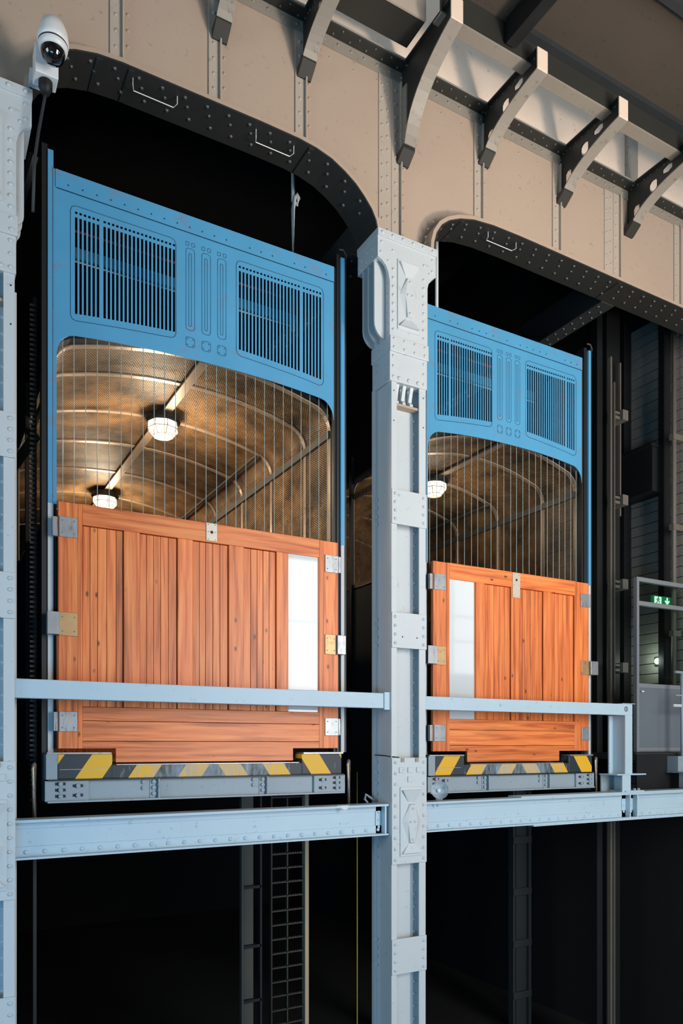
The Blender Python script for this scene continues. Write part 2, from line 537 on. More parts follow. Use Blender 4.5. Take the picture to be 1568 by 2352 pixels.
for y0, y1, z0, z1 in [(-3.6, -0.6, 0, 12.6), (-0.6, 4.6, 0, 4.4), (-0.6, 4.6, 9.6, 12.6), (4.6, 6.9, 0, 12.6)]:
    wl.box(-9.4, -9.0, y0, y1, z0, z1)
wl.weld().build('wall_left', 'hall')['kind'] = 'structure'
part('wall_right', 'hall', None, 24, 24.4, -3.6, 24, 0, 12.6)['kind'] = 'structure'
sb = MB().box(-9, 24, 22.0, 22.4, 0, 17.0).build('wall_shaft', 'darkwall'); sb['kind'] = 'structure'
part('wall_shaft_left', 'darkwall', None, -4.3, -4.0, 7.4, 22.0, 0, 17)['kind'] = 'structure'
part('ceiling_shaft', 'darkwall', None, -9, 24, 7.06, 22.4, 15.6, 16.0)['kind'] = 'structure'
# facade wall to the left of the left column, out of view
part('wall_infill', 'hall', None, -9, 0.0, 7.0, 7.2, 0, 10.4)['kind'] = 'structure'

# arch outlines measured on the plates' front edge (x, z)
ARCH_L = [(0.862, 10.45), (0.868, 10.56), (0.90, 10.67), (0.97, 10.80), (1.08, 10.90), (1.22, 10.965), (1.40, 11.01), (1.62, 11.03), (2.08, 11.035), (2.52, 11.04),
          (2.96, 11.045), (3.36, 11.04), (3.55, 11.02), (3.72, 10.98), (3.87, 10.91), (4.0, 10.83), (4.10, 10.74), (4.19, 10.64), (4.245, 10.54), (4.265, 10.45)]
ARCH_R = [(5.025, 10.45), (5.03, 10.56), (5.06, 10.67), (5.13, 10.78), (5.23, 10.86), (5.38, 10.93), (5.58, 10.985), (5.86, 11.015), (6.25, 11.025), (6.65, 11.025), (7.4, 11.02), (8.2, 11.015),
          (9.2, 11.01), (10.2, 11.0), (10.7, 10.94), (11.0, 10.82), (11.15, 10.66), (11.2, 10.45)]
ARCH_0 = [(-3.4, 10.45), (-3.35, 10.66), (-3.2, 10.82), (-2.9, 10.95), (-2.4, 11.03), (-0.9, 11.03), (-0.4, 10.95), (-0.1, 10.82), (0.05, 10.66), (0.10, 10.45)]
TH = 0.055         # plate plus angle at the wall line


def offset(path, th):
    out = []
    for i in range(len(path)):
        a = Vector(path[max(i - 1, 0)]); c = Vector(path[min(i + 1, len(path) - 1)])
        d = (c - a).normalized()
        out.append((path[i][0] - d.y * th, path[i][1] + d.x * th))
    return out


wall = MB()
WTOP = 12.45
low = [(-9, 10.45)] + offset(ARCH_0, TH) + offset(ARCH_L, TH) + offset(ARCH_R, TH) + [(14, 10.45)]
mono = [low[0]]
for p in low[1:]:
    if p[0] > mono[-1][0] + 1e-4: mono.append(p)
for (xa, za), (xb, zb) in zip(mono, mono[1:]):
    wall.prism([(xa, za), (xb, zb), (xb, WTOP), (xa, WTOP)], 'y', YW, YW + 0.03)
wf = wall.weld().build('wall_front', 'cream')
wf['kind'] = 'structure'
tag(wf, 'cream riveted steel spandrel wall above the arches')
part('wall_upper', 'cream_lit', None, -9, 14, 7.0, 7.05, WTOP, 15.6)['kind'] = 'structure'  # paler colour replaces light that the edge beam blocks

# arch soffit plates with their rivets, inspection staples and seams
for nm, A, x0, x1 in [('arch_soffit', ARCH_L, 1.0, 4.2), ('arch_soffit', ARCH_R, 5.15, 9.6), ('arch_soffit', ARCH_0, 0, 0)]:
    m = MB().ribbon(A, YF, 7.22, 0.016)
    so = m.build(nm, 'soffit', wf)
    MB().ribbon(offset(A, 0.016), YF + 0.004, YW + 0.01, TH - 0.012).build('extrados_plate', 'cream', so)
    if x1 == 0: continue

    def nrm(x, A=A):
        a, c = interp(A, x - 0.03), interp(A, x + 0.03)
        v = Vector((a - c, 0, 0.06)); v.normalize(); return -v
    # seams where the plates butt
    for xs in ((1.42, 1.70, 3.50) if A is ARCH_L else (5.42, 8.0)):
        z = interp(A, xs)
        part('butt_strap', 'soffit', so, xs - 0.025, xs + 0.025, YF + 0.02, 7.2, z - 0.012, z + 0.004)
    step = 0.215
    x = x0
    k = 0
    while x < x1:
        sl = abs((interp(A, x + 0.02) - interp(A, x - 0.02)) / 0.04)
        for j, y in enumerate((YF + 0.075, YF + 0.30)):
            xx = x + (j * 0.5) * step
            if xx < x1 and len([1]) and k < 290:
                rivet(so, (xx, y, interp(A, xx) - 0.001), nrm(xx), 'rivet_dark', 0.019); k += 1
            if k % 3 == 0:
                xx = x + 0.05
                rivet(so, (xx, YF + 0.17, interp(A, xx) - 0.001), nrm(xx), 'rivet_dark', 0.017); k += 1
        x += step / math.sqrt(1 + sl * sl)

# extrados rivets on the right arch's haunch
pts = [(4.99, 10.55), (4.995, 10.62), (5.03, 10.72), (5.10, 10.82), (5.2, 10.9)]
rivet_field('haunch_rivets', wf, [(x - 0.035, YF + 0.09, z + 0.03) for x, z in pts], lambda p: Vector((-0.8, 0, 0.4)), 'cream', 0.017)

# vertical stiffeners on the wall
STIFF = [(-0.9, 0), (0.35, 0), (1.54, 0), (2.465, 0), (3.385, 0), (4.55, 1), (5.70, 0), (6.945, 0), (8.03, 1), (9.25, 0), (10.4, 0)]
for x, wide in STIFF:
    zb = max(interp(ARCH_L, x) if 0.862 <= x <= 4.265 else interp(ARCH_R, x) if x > 5.02 else 10.45, 10.45) + TH
    m = MB()
    m.box(x, x + 0.105, YW - 0.016, YW, zb, 12.28)                 # flat leg
    m.box(x + 0.105, x + 0.12, YW - 0.05, YW, zb, 12.28)         # outstanding leg
    st = m.weld().build('stiffener', 'strip', wf)
    part('stiffener_backing', 'cream', st, x + 0.125, x + 0.19, YW - 0.010, YW, zb, 12.28)
    rp, rq = [], []
    z = zb + 0.07
    while z < 12.2:
        rp.append((x + 0.05, YW - 0.016, z)); rq.append((x + 0.158, YW - 0.010, z + 0.05)); z += 0.145
    if wide:
        part('splice_plate', 'strip', st, x - 0.16, x, YW - 0.010, YW, zb, 12.28)
        rp += [(x - 0.05, YW - 0.01, q[2] + 0.04) for q in rp] + [(x - 0.12, YW - 0.01, q[2]) for q in rp]
    rivet_field('stiffener_rivets', st, rp, (0, -1, 0), 'strip', 0.017)
    rivet_field('backing_rivets', st, rq, (0, -1, 0), 'cream', 0.016)

# ledge angle along the wall's top
lg = MB().box(-9, 14, YW - 0.015, YW, 12.28, 12.40).build('trim_1', 'taupe'); lg['kind'] = 'structure'
part('ledge_plate', 'soffit', lg, -9, 14, YW - 0.15, YW + 0.05, 12.40, 12.42)
part('ledge_lip', 'taupe', lg, -9, 14, YW - 0.15, YW - 0.138, 12.42, 12.44)
rivet_field('ledge_rivets', lg, [(x, YW - 0.015, 12.345) for x in [1.0 + 0.16 * i for i in range(60)]], (0, -1, 0), 'taupe', 0.016)
rivet_field('ledge_plate_rivets', lg, [(x + (0.08 if i else 0), YW - y, 12.40) for i, y in ((0, 0.05), (1, 0.12)) for x in [1.0 + 0.2 * i for i in range(50)]], (0, 0, -1), 'rivet_dark', 0.015)
rivet_field('stitch_rivets', wf, [(x, YW, 12.20 - 0.01 * (i % 3)) for i, x in enumerate([3.5 + 0.29 * k for k in range(20)])], (0, -1, 0), 'cream', 0.012)
# short rib on the upper panel
part('trim_2', 'taupe', None, 8.30, 8.50, 6.95, 7.0, 12.46, 13.4)['kind'] = 'structure'

# roof: plate over the hall, longitudinal edge beam on the bracket tips
cl = MB().box(-9, 24, -3.6, 6.15, 12.66, 12.86).build('ceiling', 'roof'); cl['kind'] = 'structure'
for x in (5.44, 11.5, -0.6):
    part('ceiling_rib', 'black', cl, x, x + 0.13, -3.2, 6.12, 12.40, 12.66)
for y in (5.12, 2.4):
    part('ceiling_joist', 'dark', cl, 5.63, 11.5, y - 0.08, y, 12.54, 12.66)
part('ceiling_angle', 'dark', cl, 5.63, 14, 6.06, 6.15, 12.60, 12.66)
rb = thing('roof_edge_beam', (6, 6.1, 12.25), 'dark grey-green steel beam carried on the tips of the curved brackets', 'beam')
part('web', 'soffit', rb, 4.62, 14, 6.15, 6.18, 12.38, 12.78)
part('bottom_flange', 'taupe', rb, 4.62, 14, 6.15, 6.29, 12.36, 12.38)
part('top_flange', 'soffit', rb, 4.62, 14, 5.95, 6.29, 12.78, 12.80)

# box gutter to the left of the big bracket
gb = thing('roof_gutter_box', (2, 6.6, 12.48), 'dark boxed gutter with pale fascia left of the largest bracket', 'gutter')
part('underside', 'soffit', gb, -9, 4.56, 6.35, 6.68, 12.40, 12.43)
part('fascia', 'strip', gb, -9, 4.56, 6.33, 6.35, 12.40, 12.66)
part('end_plate', 'soffit', gb, 4.54, 4.56, 6.35, 6.68, 12.43, 12.66)


# ---------------------------------------------------------------- curved brackets
def bracket(x, zb, big, label):
    t = thing('roof_bracket', (x, YW, zb), label, 'bracket', 'curved roof brackets')
    ytip, ztop, ztip = 6.00, 12.42, 12.19
    # curved under edge, from the wall foot to the tip (y, z)
    n = 10
    curve = []
    if big:
        y0 = YW - 0.16
        for i in range(n + 1):
            s = i / n
            y = (1 - s) ** 2 * y0 + 2 * s * (1 - s) * (YW - 0.24) + s * s * ytip
            z = (1 - s) ** 2 * zb + 2 * s * (1 - s) * (zb + 0.50) + s * s * ztip
            curve.append((y, z))
    else:
        y0 = YW - 0.14
        for i in range(n + 1):
            s = i / n
            y = (1 - s) ** 2 * y0 + 2 * s * (1 - s) * (YW - 0.34) + s * s * ytip
            z = (1 - s) ** 2 * zb + 2 * s * (1 - s) * (zb + 0.21) + s * s * ztip
            curve.append((y, z))
    top = [(ytip, ztop), (YW, ztop)]
    outline = curve + top + [(YW, zb - 0.02)]
    if big:
        MB().prism(outline, 'x', x - 0.008, x + 0.008).build('web', 'soffit', t)
    else:
        # web built as bands around its three holes
        m = MB()
        def low(y):
            for (ya, za), (yb, zb_) in zip(curve, curve[1:]):
                if yb <= y <= ya: return za + (zb_ - za) * (y - ya) / (yb - ya)
            return zb - 0.02
        ys = [YW, 6.87, 6.845, 6.80, 6.775, 6.62, 6.595, 6.56, 6.53, 6.505, 6.42, 6.34, 6.28, 6.15, ytip]
        holes = {}
        def hole(y):
            if 6.775 <= y <= 6.87: return ((12.00, 12.14), 6.8225, 0.0475)
            if 6.505 <= y <= 6.62: return ((12.15, 12.30), 6.5625, 0.0575)
            if 6.28 <= y <= 6.42: return ((12.26, 12.36), 6.35, 0.07)
            return None
        for ya, yb in zip(ys, ys[1:]):
            h = hole((ya + yb) / 2)
            la, lb = low(ya) if ya < y0 else zb, low(yb) if yb < y0 else zb
            if h is None:
                m.prism([(ya, la), (yb, lb), (yb, ztop), (ya, ztop)], 'x', x - 0.008, x + 0.008)
            else:
                (ha, hb), yc, hw = h
                hm, hh = (ha + hb) / 2, (hb - ha) / 2
                def ext(y):
                    q = min(1, abs(y - yc) / hw)
                    return hh * (1 - 0.45 * q ** 3)
                m.prism([(ya, la), (yb, lb), (yb, max(lb, hm - ext(yb))), (ya, max(la, hm - ext(ya)))], 'x', x - 0.008, x + 0.008)
                m.prism([(ya, hm + ext(ya)), (yb, hm + ext(yb)), (yb, ztop), (ya, ztop)], 'x', x - 0.008, x + 0.008)
        m.weld().build('web', 'soffit', t)
    # curved flange
    w = 0.075
    m = MB()
    for (ya, za), (yb, zb_) in zip(curve, curve[1:]):
        d = Vector((yb - ya, zb_ - za)).normalized(); nn = Vector((d.y, -d.x)) * 0.014
        if nn.y > 0: nn = -nn
        vs = []
        for (yy, zz) in ((ya, za), (yb, zb_)):
            vs += [(x - w, yy, zz), (x + w, yy, zz), (x + w, yy + nn.x, zz + nn.y), (x - w, yy + nn.x, zz + nn.y)]
        m.add(vs, [(0, 1, 5, 4), (3, 7, 6, 2), (0, 4, 7, 3), (1, 2, 6, 5), (0, 3, 2, 1), (4, 5, 6, 7)])
    m.weld(3).build('curved_flange', 'taupe', t)
    part('tip_plate', 'cream_lit', t, x - w, x + w, ytip - 0.016, ytip, ztip - 0.01, ztop - 0.01, bevel=0.006)
    part('top_flange', 'soffit', t, x - 0.05, x + 0.05, ytip, YW, ztop, ztop + 0.015)
    # foot: a small shoe under the flange, against the wall
    MB().prism([(YW, zb - 0.03), (YW - 0.15, zb + 0.01), (YW - 0.15, zb - 0.03), (YW - 0.03, zb - 0.12), (YW, zb - 0.12)], 'x', x - 0.075, x + 0.075).build('foot', 'soffit', t)
    if big:
        part('side_angle', 'taupe', t, x - 0.024, x - 0.008, YW - 0.13, YW, zb, 12.2)
        rivet_field('angle_rivets', t, [(x - 0.024, YW - yy, z + dz) for yy, dz in ((0.035, 0), (0.095, 0.05)) for z in lin(zb + 0.06, 12.1, 7)], (-1, 0, 0), 'taupe', 0.017)
    else:
        rivet_field('web_rivets', t, [(x - 0.008, y, 12.39) for y in lin(6.1, 6.9, 9)], (-1, 0, 0), 'rivet_dark', 0.012)
    return t


for x, zb, big, lab in [(2.57, 11.90, 0, 'leftmost curved bracket at the top edge of the cream wall'),
                        (3.48, 11.93, 0, 'curved bracket with holed web, left of the largest bracket'),
                        (4.69, 11.50, 1, 'largest curved bracket, above the centre column capital'),
                        (5.83, 11.92, 0, 'first holed curved bracket right of the largest bracket'),
                        (7.08, 11.90, 0, 'second holed curved bracket right of the largest bracket'),
                        (8.32, 11.92, 0, 'rightmost curved bracket, at the right edge')]:
    bracket(x, zb, big, lab)


# ---------------------------------------------------------------- columns
def column(x0, label, detail=True):
    """riveted box column whose shaft starts at x0 and is 0.445 wide"""
    t = thing('steel_column', (x0 + 0.22, 6.95, 0), label, 'column')
    x1 = x0 + 0.445
    Z0, Z1 = 0.0, 8.90
    # two channels: front flange, web and back flange each
    for s, xa in (('l', x0), ('r', x1)):
        d = 1 if s == 'l' else -1
        m = MB()
        fw = 0.068 if s == 'l' else 0.085
        prof = [(xa, YF), (xa + d * fw, YF), (xa + d * fw, YF + 0.016), (xa + d * 0.014, YF + 0.016), (xa + d * 0.014, 7.07), (xa, 7.07)]
        m.prism(prof, 'z', Z0, Z1).build('channel', 'grey', t)
        part('rear_angle', 'grey', t, min(xa - d * 0.045, xa + d * 0.1), max(xa - d * 0.045, xa + d * 0.1), 7.07, 7.125, Z0, Z1)
    part('back_plate', 'grey', t, x0 + 0.014, x1 - 0.014, 6.915, 6.93, Z0, Z1)
    part('inner_angle', 'grey', t, x1 - 0.115, x1 - 0.014, 6.903, 6.915, Z0, 8.62)
    z = 0.9
    plates = [(7.375, 7.745), (6.05, 6.43), (3.73, 4.872), (2.55, 2.93), (1.0, 1.4)]
    while z < 8.6:
        if not any(a - 0.02 < z < c + 0.02 for a, c in plates) and z > 1.7:
            rivet(t, (x1 - 0.078, 6.903, z), mat='grey', r=0.019)
        z += 0.137
    for a, c in plates:
        nm = 'ornament_plate' if a == 3.73 else 'batten_plate'
        pl = part(nm, 'grey', t, x0 - 0.004, x1 + 0.004, YF - 0.016, YF, a, c, bevel=0.003)
        n = 10 if a == 3.73 else 4
        for zz in lin(a + 0.05, c - 0.05, n):
            for xx in (x0 + 0.038, x1 - 0.038):
                rivet(pl, (xx, YF - 0.016, zz), mat='grey', r=0.019)
        for zz in lin(a + 0.05, c - 0.05, 4 if n == 4 else 10):
            rivet(t, (x0 - 0.018, 7.07, zz), mat='grey', r=0.016)
        if a == 6.05:
            for xx in (x0 + 0.13, x0 + 0.32):
                MB().lathe([(0.009, 0), (0.0005, 0.001)], (xx, YF - 0.0165, 6.17), 8, (0, -1, 0)).build('hole', 'ink', pl)
    for zz in (8.80, 8.48):
        for xx in (x0 + 0.03, x1 - 0.03):
            MB().lathe([(0.008, 0), (0.0005, 0.001)], (xx, YF - 0.0005, zz), 8, (0, -1, 0)).build('hole', 'ink', t)

    def ornament(px0, px1, pz0, pz1, host, yb):
        """raised frame with a wedge at each end and a long faceted lozenge"""
        fr = part('ornament_panel', 'grey', host, px0, px1, yb - 0.012, yb, pz0, pz1, bevel=0.004)
        y = yb - 0.012
        xc = (px0 + px1) / 2
        H = pz1 - pz0
        W = (px1 - px0) / 2
        zt = pz1 - 0.05 * H
        # inverted trapezoid wedge, proud at its top edge
        m = MB().add([(xc - W * .86, y - .03, zt), (xc + W * .86, y - .03, zt), (xc + W * .30, y - .003, zt - .17 * H), (xc - W * .30, y - .003, zt - .17 * H),
                      (xc - W * .86, y, zt), (xc + W * .86, y, zt), (xc + W * .30, y, zt - .17 * H), (xc - W * .30, y, zt - .17 * H)],
                     [(0, 3, 2, 1), (0, 1, 5, 4), (1, 2, 6, 5), (3, 0, 4, 7), (2, 3, 7, 6)])
        m.build('wedge', 'grey', host)
        zb_ = pz0 + 0.05 * H
        m = MB().add([(xc - W * .86, y - .03, zb_), (xc + W * .86, y - .03, zb_), (xc + W * .30, y - .003, zb_ + .12 * H), (xc - W * .30, y - .003, zb_ + .12 * H),
                      (xc - W * .86, y, zb_), (xc + W * .86, y, zb_), (xc + W * .30, y, zb_ + .12 * H), (xc - W * .30, y, zb_ + .12 * H)],
                     [(0, 1, 2, 3), (0, 4, 5, 1), (1, 5, 6, 2), (3, 7, 4, 0), (2, 6, 7, 3)])
        m.build('wedge', 'grey', host)
        # lozenge: flat long hexagon, side facets sloping back to the panel
        za, zc_, zd = pz0 + .20 * H, pz0 + .50 * H, pz0 + .74 * H
        inn = [(xc - W * .2, za), (xc + W * .2, za), (xc + W * .42, zc_), (xc + W * .2, zd), (xc - W * .2, zd), (xc - W * .42, zc_)]
        outr = [(xc - W * .25, za - .01), (xc + W * .25, za - .01), (xc + W * .84, zc_), (xc + W * .25, zd + .01), (xc - W * .25, zd + .01), (xc - W * .84, zc_)]
        vs = [(p[0], y - .026, p[1]) for p in inn] + [(p[0], y, p[1]) for p in outr]
        fs = [(0, 1, 2, 3, 4, 5)] + [(i, 6 + i, 6 + (i + 1) % 6, (i + 1) % 6) for i in range(6)]
        lz = MB().add(vs, fs).build('lozenge', 'grey', host)
        for xx, zz in ((xc, zd - .05 * H), (xc - W * .2, zc_), (xc + W * .2, zc_), (xc, za + .045 * H)):
            rivet(host, (xx, y - .026, zz), mat='grey', r=0.016)
    ornament(x0 + 0.095, x1 - 0.06, 3.81, 4.56, t, YF - 0.016)
    for xx, zz in ((0.115, 4.74), (0.225, 4.74), (0.34, 4.74), (0.225, 4.64)):
        part('pad', 'grey', t, x0 + xx - 0.03, x0 + xx + 0.03, YF - 0.028, YF - 0.016, zz - 0.03, zz + 0.03, bevel=0.003)
    for xx in (0.13, 0.315):
        part('notch_pad', 'taupe', t, x0 + xx - 0.02, x0 + xx + 0.02, YF - 0.026, YF - 0.016, 4.825, 4.868)

    # ---- capital
    lx, rx = x0 - 0.03, x1 + 0.01
    xl, xr = x0 - 0.18, x1 + 0.13
    cap = MB()
    # front plate with scalloped shoulders
    pts = [(lx, 9.37), (rx, 9.37)]
    arcs_r = [(rx, 9.98), (rx + 0.02, 10.06), (rx + 0.06, 10.12), (rx + 0.10, 10.15), (xr, 10.165)]
    pts += arcs_r + [(xr, 10.40), (xl, 10.40)]
    pts += [(xl, 10.165), (xl + 0.05, 10.145), (xl + 0.10, 10.10), (xl + 0.135, 10.03), (lx, 9.95)]
    cp = MB().prism(pts, 'y', YF - 0.012, YF + 0.02).build('capital_plate', 'grey', t)
    part('capital_top', 'grey', t, xl, xr, YF + 0.02, 7.2, 10.165, 10.40)
    part('capital_core', 'grey', t, lx + 0.004, rx - 0.004, YF + 0.02, 7.15, 9.37, 10.165)
    bd = part('capital_band', 'grey', t, xl - 0.006, xr + 0.006, YF - 0.028, 7.21, 10.385, 10.465, bevel=0.004)
    for xx in lin(xl + 0.05, xr - 0.05, 6):
        rivet(bd, (xx, YF - 0.028, 10.425), mat='grey', r=0.019)
    ornament(x0 + 0.065, x1 - 0.095, 9.46, 10.21, t, YF - 0.012)
    for zz in lin(9.44, 10.08, 8):
        rivet(cp, (lx + 0.045, YF - 0.012, zz), mat='grey', r=0.019)
        rivet(cp, (rx - 0.045, YF - 0.012, zz), mat='grey', r=0.019)
    for xx, zz in ((xl + 0.05, 10.33), (xl + 0.04, 10.22), (lx + 0.04, 10.28), (rx - 0.04, 10.24), (xr - 0.05, 10.33), (xr - 0.05, 10.21), (lx - 0.02, 10.15), (rx + 0.03, 10.17)):
        rivet(cp, (xx, YF - 0.012, zz), mat='grey', r=0.016)
    for yy, zz in ((6.9, 10.3), (6.9, 10.22), (7.02, 10.33), (7.02, 10.22), (7.13, 10.3), (7.13, 10.2)):
        rivet(t, (xl, yy, zz), (-1, 0, 0), 'grey', 0.016)
    # three fins each side, rounded foot
    for sx, xa, xb in ((-1, lx + 0.01, xl + 0.012), (1, rx - 0.01, xr - 0.05)):
        for yy in (6.875, 6.99, 7.10):
            w = abs(xb - xa)
            pr = [(xa, 9.36), (xa, 10.165), (xb, 10.165), (xb, 9.36 + w * 1.1)]
            for k in range(1, 6):
                a = k / 6 * PI / 2
                pr.append((xb - sx * w * (1 - math.cos(a)), 9.36 + w * 1.1 * (1 - math.sin(a))))
            MB().prism(pr, 'y', yy, yy + 0.022).build('fin', 'grey', t)
    for zz in lin(9.42, 10.05, 7):
        rivet(t, (lx + 0.004, 6.845, zz), (-1, 0, 0), 'grey', 0.013)
    # belt and lower block
    bl = part('belt', 'grey', t, lx - 0.004, rx + 0.012, YF - 0.03, 7.16, 9.205, 9.37, bevel=0.006)
    for zz in (9.335, 9.245):
        for xx in lin(lx + 0.045, rx - 0.04, 4):
            rivet(bl, (xx, YF - 0.03, zz), mat='grey', r=0.018)
        for yy in (6.87, 6.97, 7.08):
            rivet(bl, (lx - 0.004, yy + (0.04 if zz < 9.3 else 0), zz), (-1, 0, 0), 'grey', 0.016)
    bk = part('capital_block', 'grey', t, lx, rx, YF - 0.014, 7.14, 8.895, 9.205, bevel=0.003)
    for zz in lin(8.94, 9.16, 3):
        for xx in (lx + 0.045, rx - 0.045):
            rivet(bk, (xx, YF - 0.014, zz), mat='grey', r=0.018)
        for yy in (6.84, 7.1):
            rivet(bk, (lx, yy, zz), (-1, 0, 0), 'grey', 0.015)
    for xx in lin(lx + 0.12, rx - 0.12, 3):
        rivet(bk, (xx, YF - 0.014, 8.935), mat='grey', r=0.024)
    # little consoles in the head of the recess
    sh = part('console_shelf', 'cream', t, x0 + 0.07, x1 - 0.085, YF + 0.02, 6.92, 8.66, 8.685)
    for xx in (0.10, 0.19, 0.285):
        MB().prism([(6.83, 8.895), (6.86, 8.895), (6.90, 8.76), (6.90, 8.685), (6.84, 8.685), (6.84, 8.72), (6.87, 8.75)], 'x', x0 + xx - 0.02, x0 + xx + 0.02).build('console', 'grey', t)
    return t


column(0.288, 'pale grey riveted steel column cut by the left edge of the picture')
column(4.447, 'pale grey riveted steel column between the two lifts')
part('column_far_right', 'grey', None, 11.25, 11.75, YF, 7.2, 0, 10.46)['kind'] = 'structure'
bpy.data.objects['column_far_right'].name = 'trim_3'


# ---------------------------------------------------------------- cross beams
def beam(x0, x1, label, stiff=(), splice=None):
    t = thing('cross_beam', ((x0 + x1) / 2, 6.9, 4.05), label, 'beam')
    part('web', 'greyb', t, x0, x1, 6.925, 6.945, 4.07, 4.36)
    part('top_flange', 'greyb', t, x0, x1, 6.83, 7.04, 4.355, 4.378)
    part('bottom_flange', 'greyb', t, x0, x1, 6.83, 7.04, 4.045, 4.062)
    an = part('bottom_angle', 'greyb', t, x0, x1, 6.912, 6.925, 4.062, 4.145)
    part('top_angle', 'greyb', t, x0, x1, 6.912, 6.925, 4.30, 4.355)
    n = int((x1 - x0) / 0.152)
    for x in lin(x0 + 0.1, x1 - 0.1, n):
        rivet(an, (x, 6.912, 4.10), mat='greyb', r=0.020)
    for x in stiff:
        s = part('stiffener', 'greyb', t, x - 0.01, x + 0.01, 6.84, 6.925, 4.062, 4.355)
        part('stiffener_leg', 'greyb', t, x - 0.08, x - 0.01, 6.912, 6.925, 4.062, 4.355)
        for z in (4.13, 4.21, 4.29):
            rivet(s, (x - 0.045, 6.912, z), mat='greyb', r=0.017)
    if splice:
        part('top_strip', 'greyb', t, splice, x1, 6.82, 7.05, 4.378, 4.396)
        part('bottom_strip', 'greyb', t, splice + 0.2, x1, 6.82, 7.05, 4.028, 4.045)
    return t


beam(0.733, 4.447, 'riveted pale grey steel beam below the left lift', stiff=(4.40,))
beam(4.892, 11.25, 'riveted pale grey steel beam below the right lift', stiff=(8.22, 8.36), splice=6.3)


# ---------------------------------------------------------------- guard rails
gr = thing('guard_rail', (2.6, 6.9, 5.40), 'pale grey box rail across the left lift gate', 'railing')
part('rail', 'greyb', gr, 0.733, 4.40, 6.84, 6.93, 5.40, 5.562, bevel=0.006)
part('end_bracket', 'greyb', gr, 4.375, 4.447, 6.825, 6.94, 5.385, 5.572)

gr = thing('guard_rail', (6.6, 6.9, 4.38), 'pale grey box rail with end post across the right lift gate', 'railing')
part('rail', 'greyb', gr, 4.892, 8.26, 6.84, 6.93, 5.40, 5.548, bevel=0.006)
part('post', 'greyb', gr, 8.125, 8.262, 6.845, 6.865, 4.63, 5.40)
part('post_web', 'greyb', gr, 8.135, 8.15, 6.865, 7.05, 4.63, 5.40)
part('post_rear', 'greyb', gr, 8.06, 8.20, 7.05, 7.07, 4.63, 5.40)
part('end_plate', 'greyb', gr, 8.06, 8.30, 6.83, 7.08, 5.548, 5.556)
part('base_plate', 'greyb', gr, 7.95, 8.50, 6.82, 7.12, 4.615, 4.632)
part('base_web', 'greyb', gr, 8.20, 8.218, 6.84, 7.10, 4.396, 4.615)
part('base_front', 'greyb', gr, 8.06, 8.22, 6.835, 6.85, 4.396, 4.615)
part('base_rear', 'grey2', gr, 7.95, 8.22, 7.09, 7.105, 4.396, 4.615)
part('foot_plate', 'greyb', gr, 8.10, 8.45, 6.81, 7.10, 4.396, 4.412)
for x in (8.32, 8.40):
    MB().lathe([(0.02, 0), (0.02, 0.025), (0.0005, 0.027)], (x, 6.86, 4.412), 6).build('bolt', 'grey2', gr)
# ring mark with a slanted bar on the rail's end
mk = MB().lathe([(0.034, 0), (0.034, 0.002), (0.026, 0.002), (0.026, 0)], (8.135, 6.8395, 5.482), 20, (0, -1, 0))
mk.add([(8.128, 6.8375, 5.46), (8.138, 6.8375, 5.46), (8.146, 6.8375, 5.498), (8.130, 6.8375, 5.502), (8.128, 6.8375, 5.492), (8.134, 6.8375, 5.49)], [(0, 1, 2, 3, 4, 5)])
mk.build('ring_mark', 'ink', gr, label='dark ring mark')


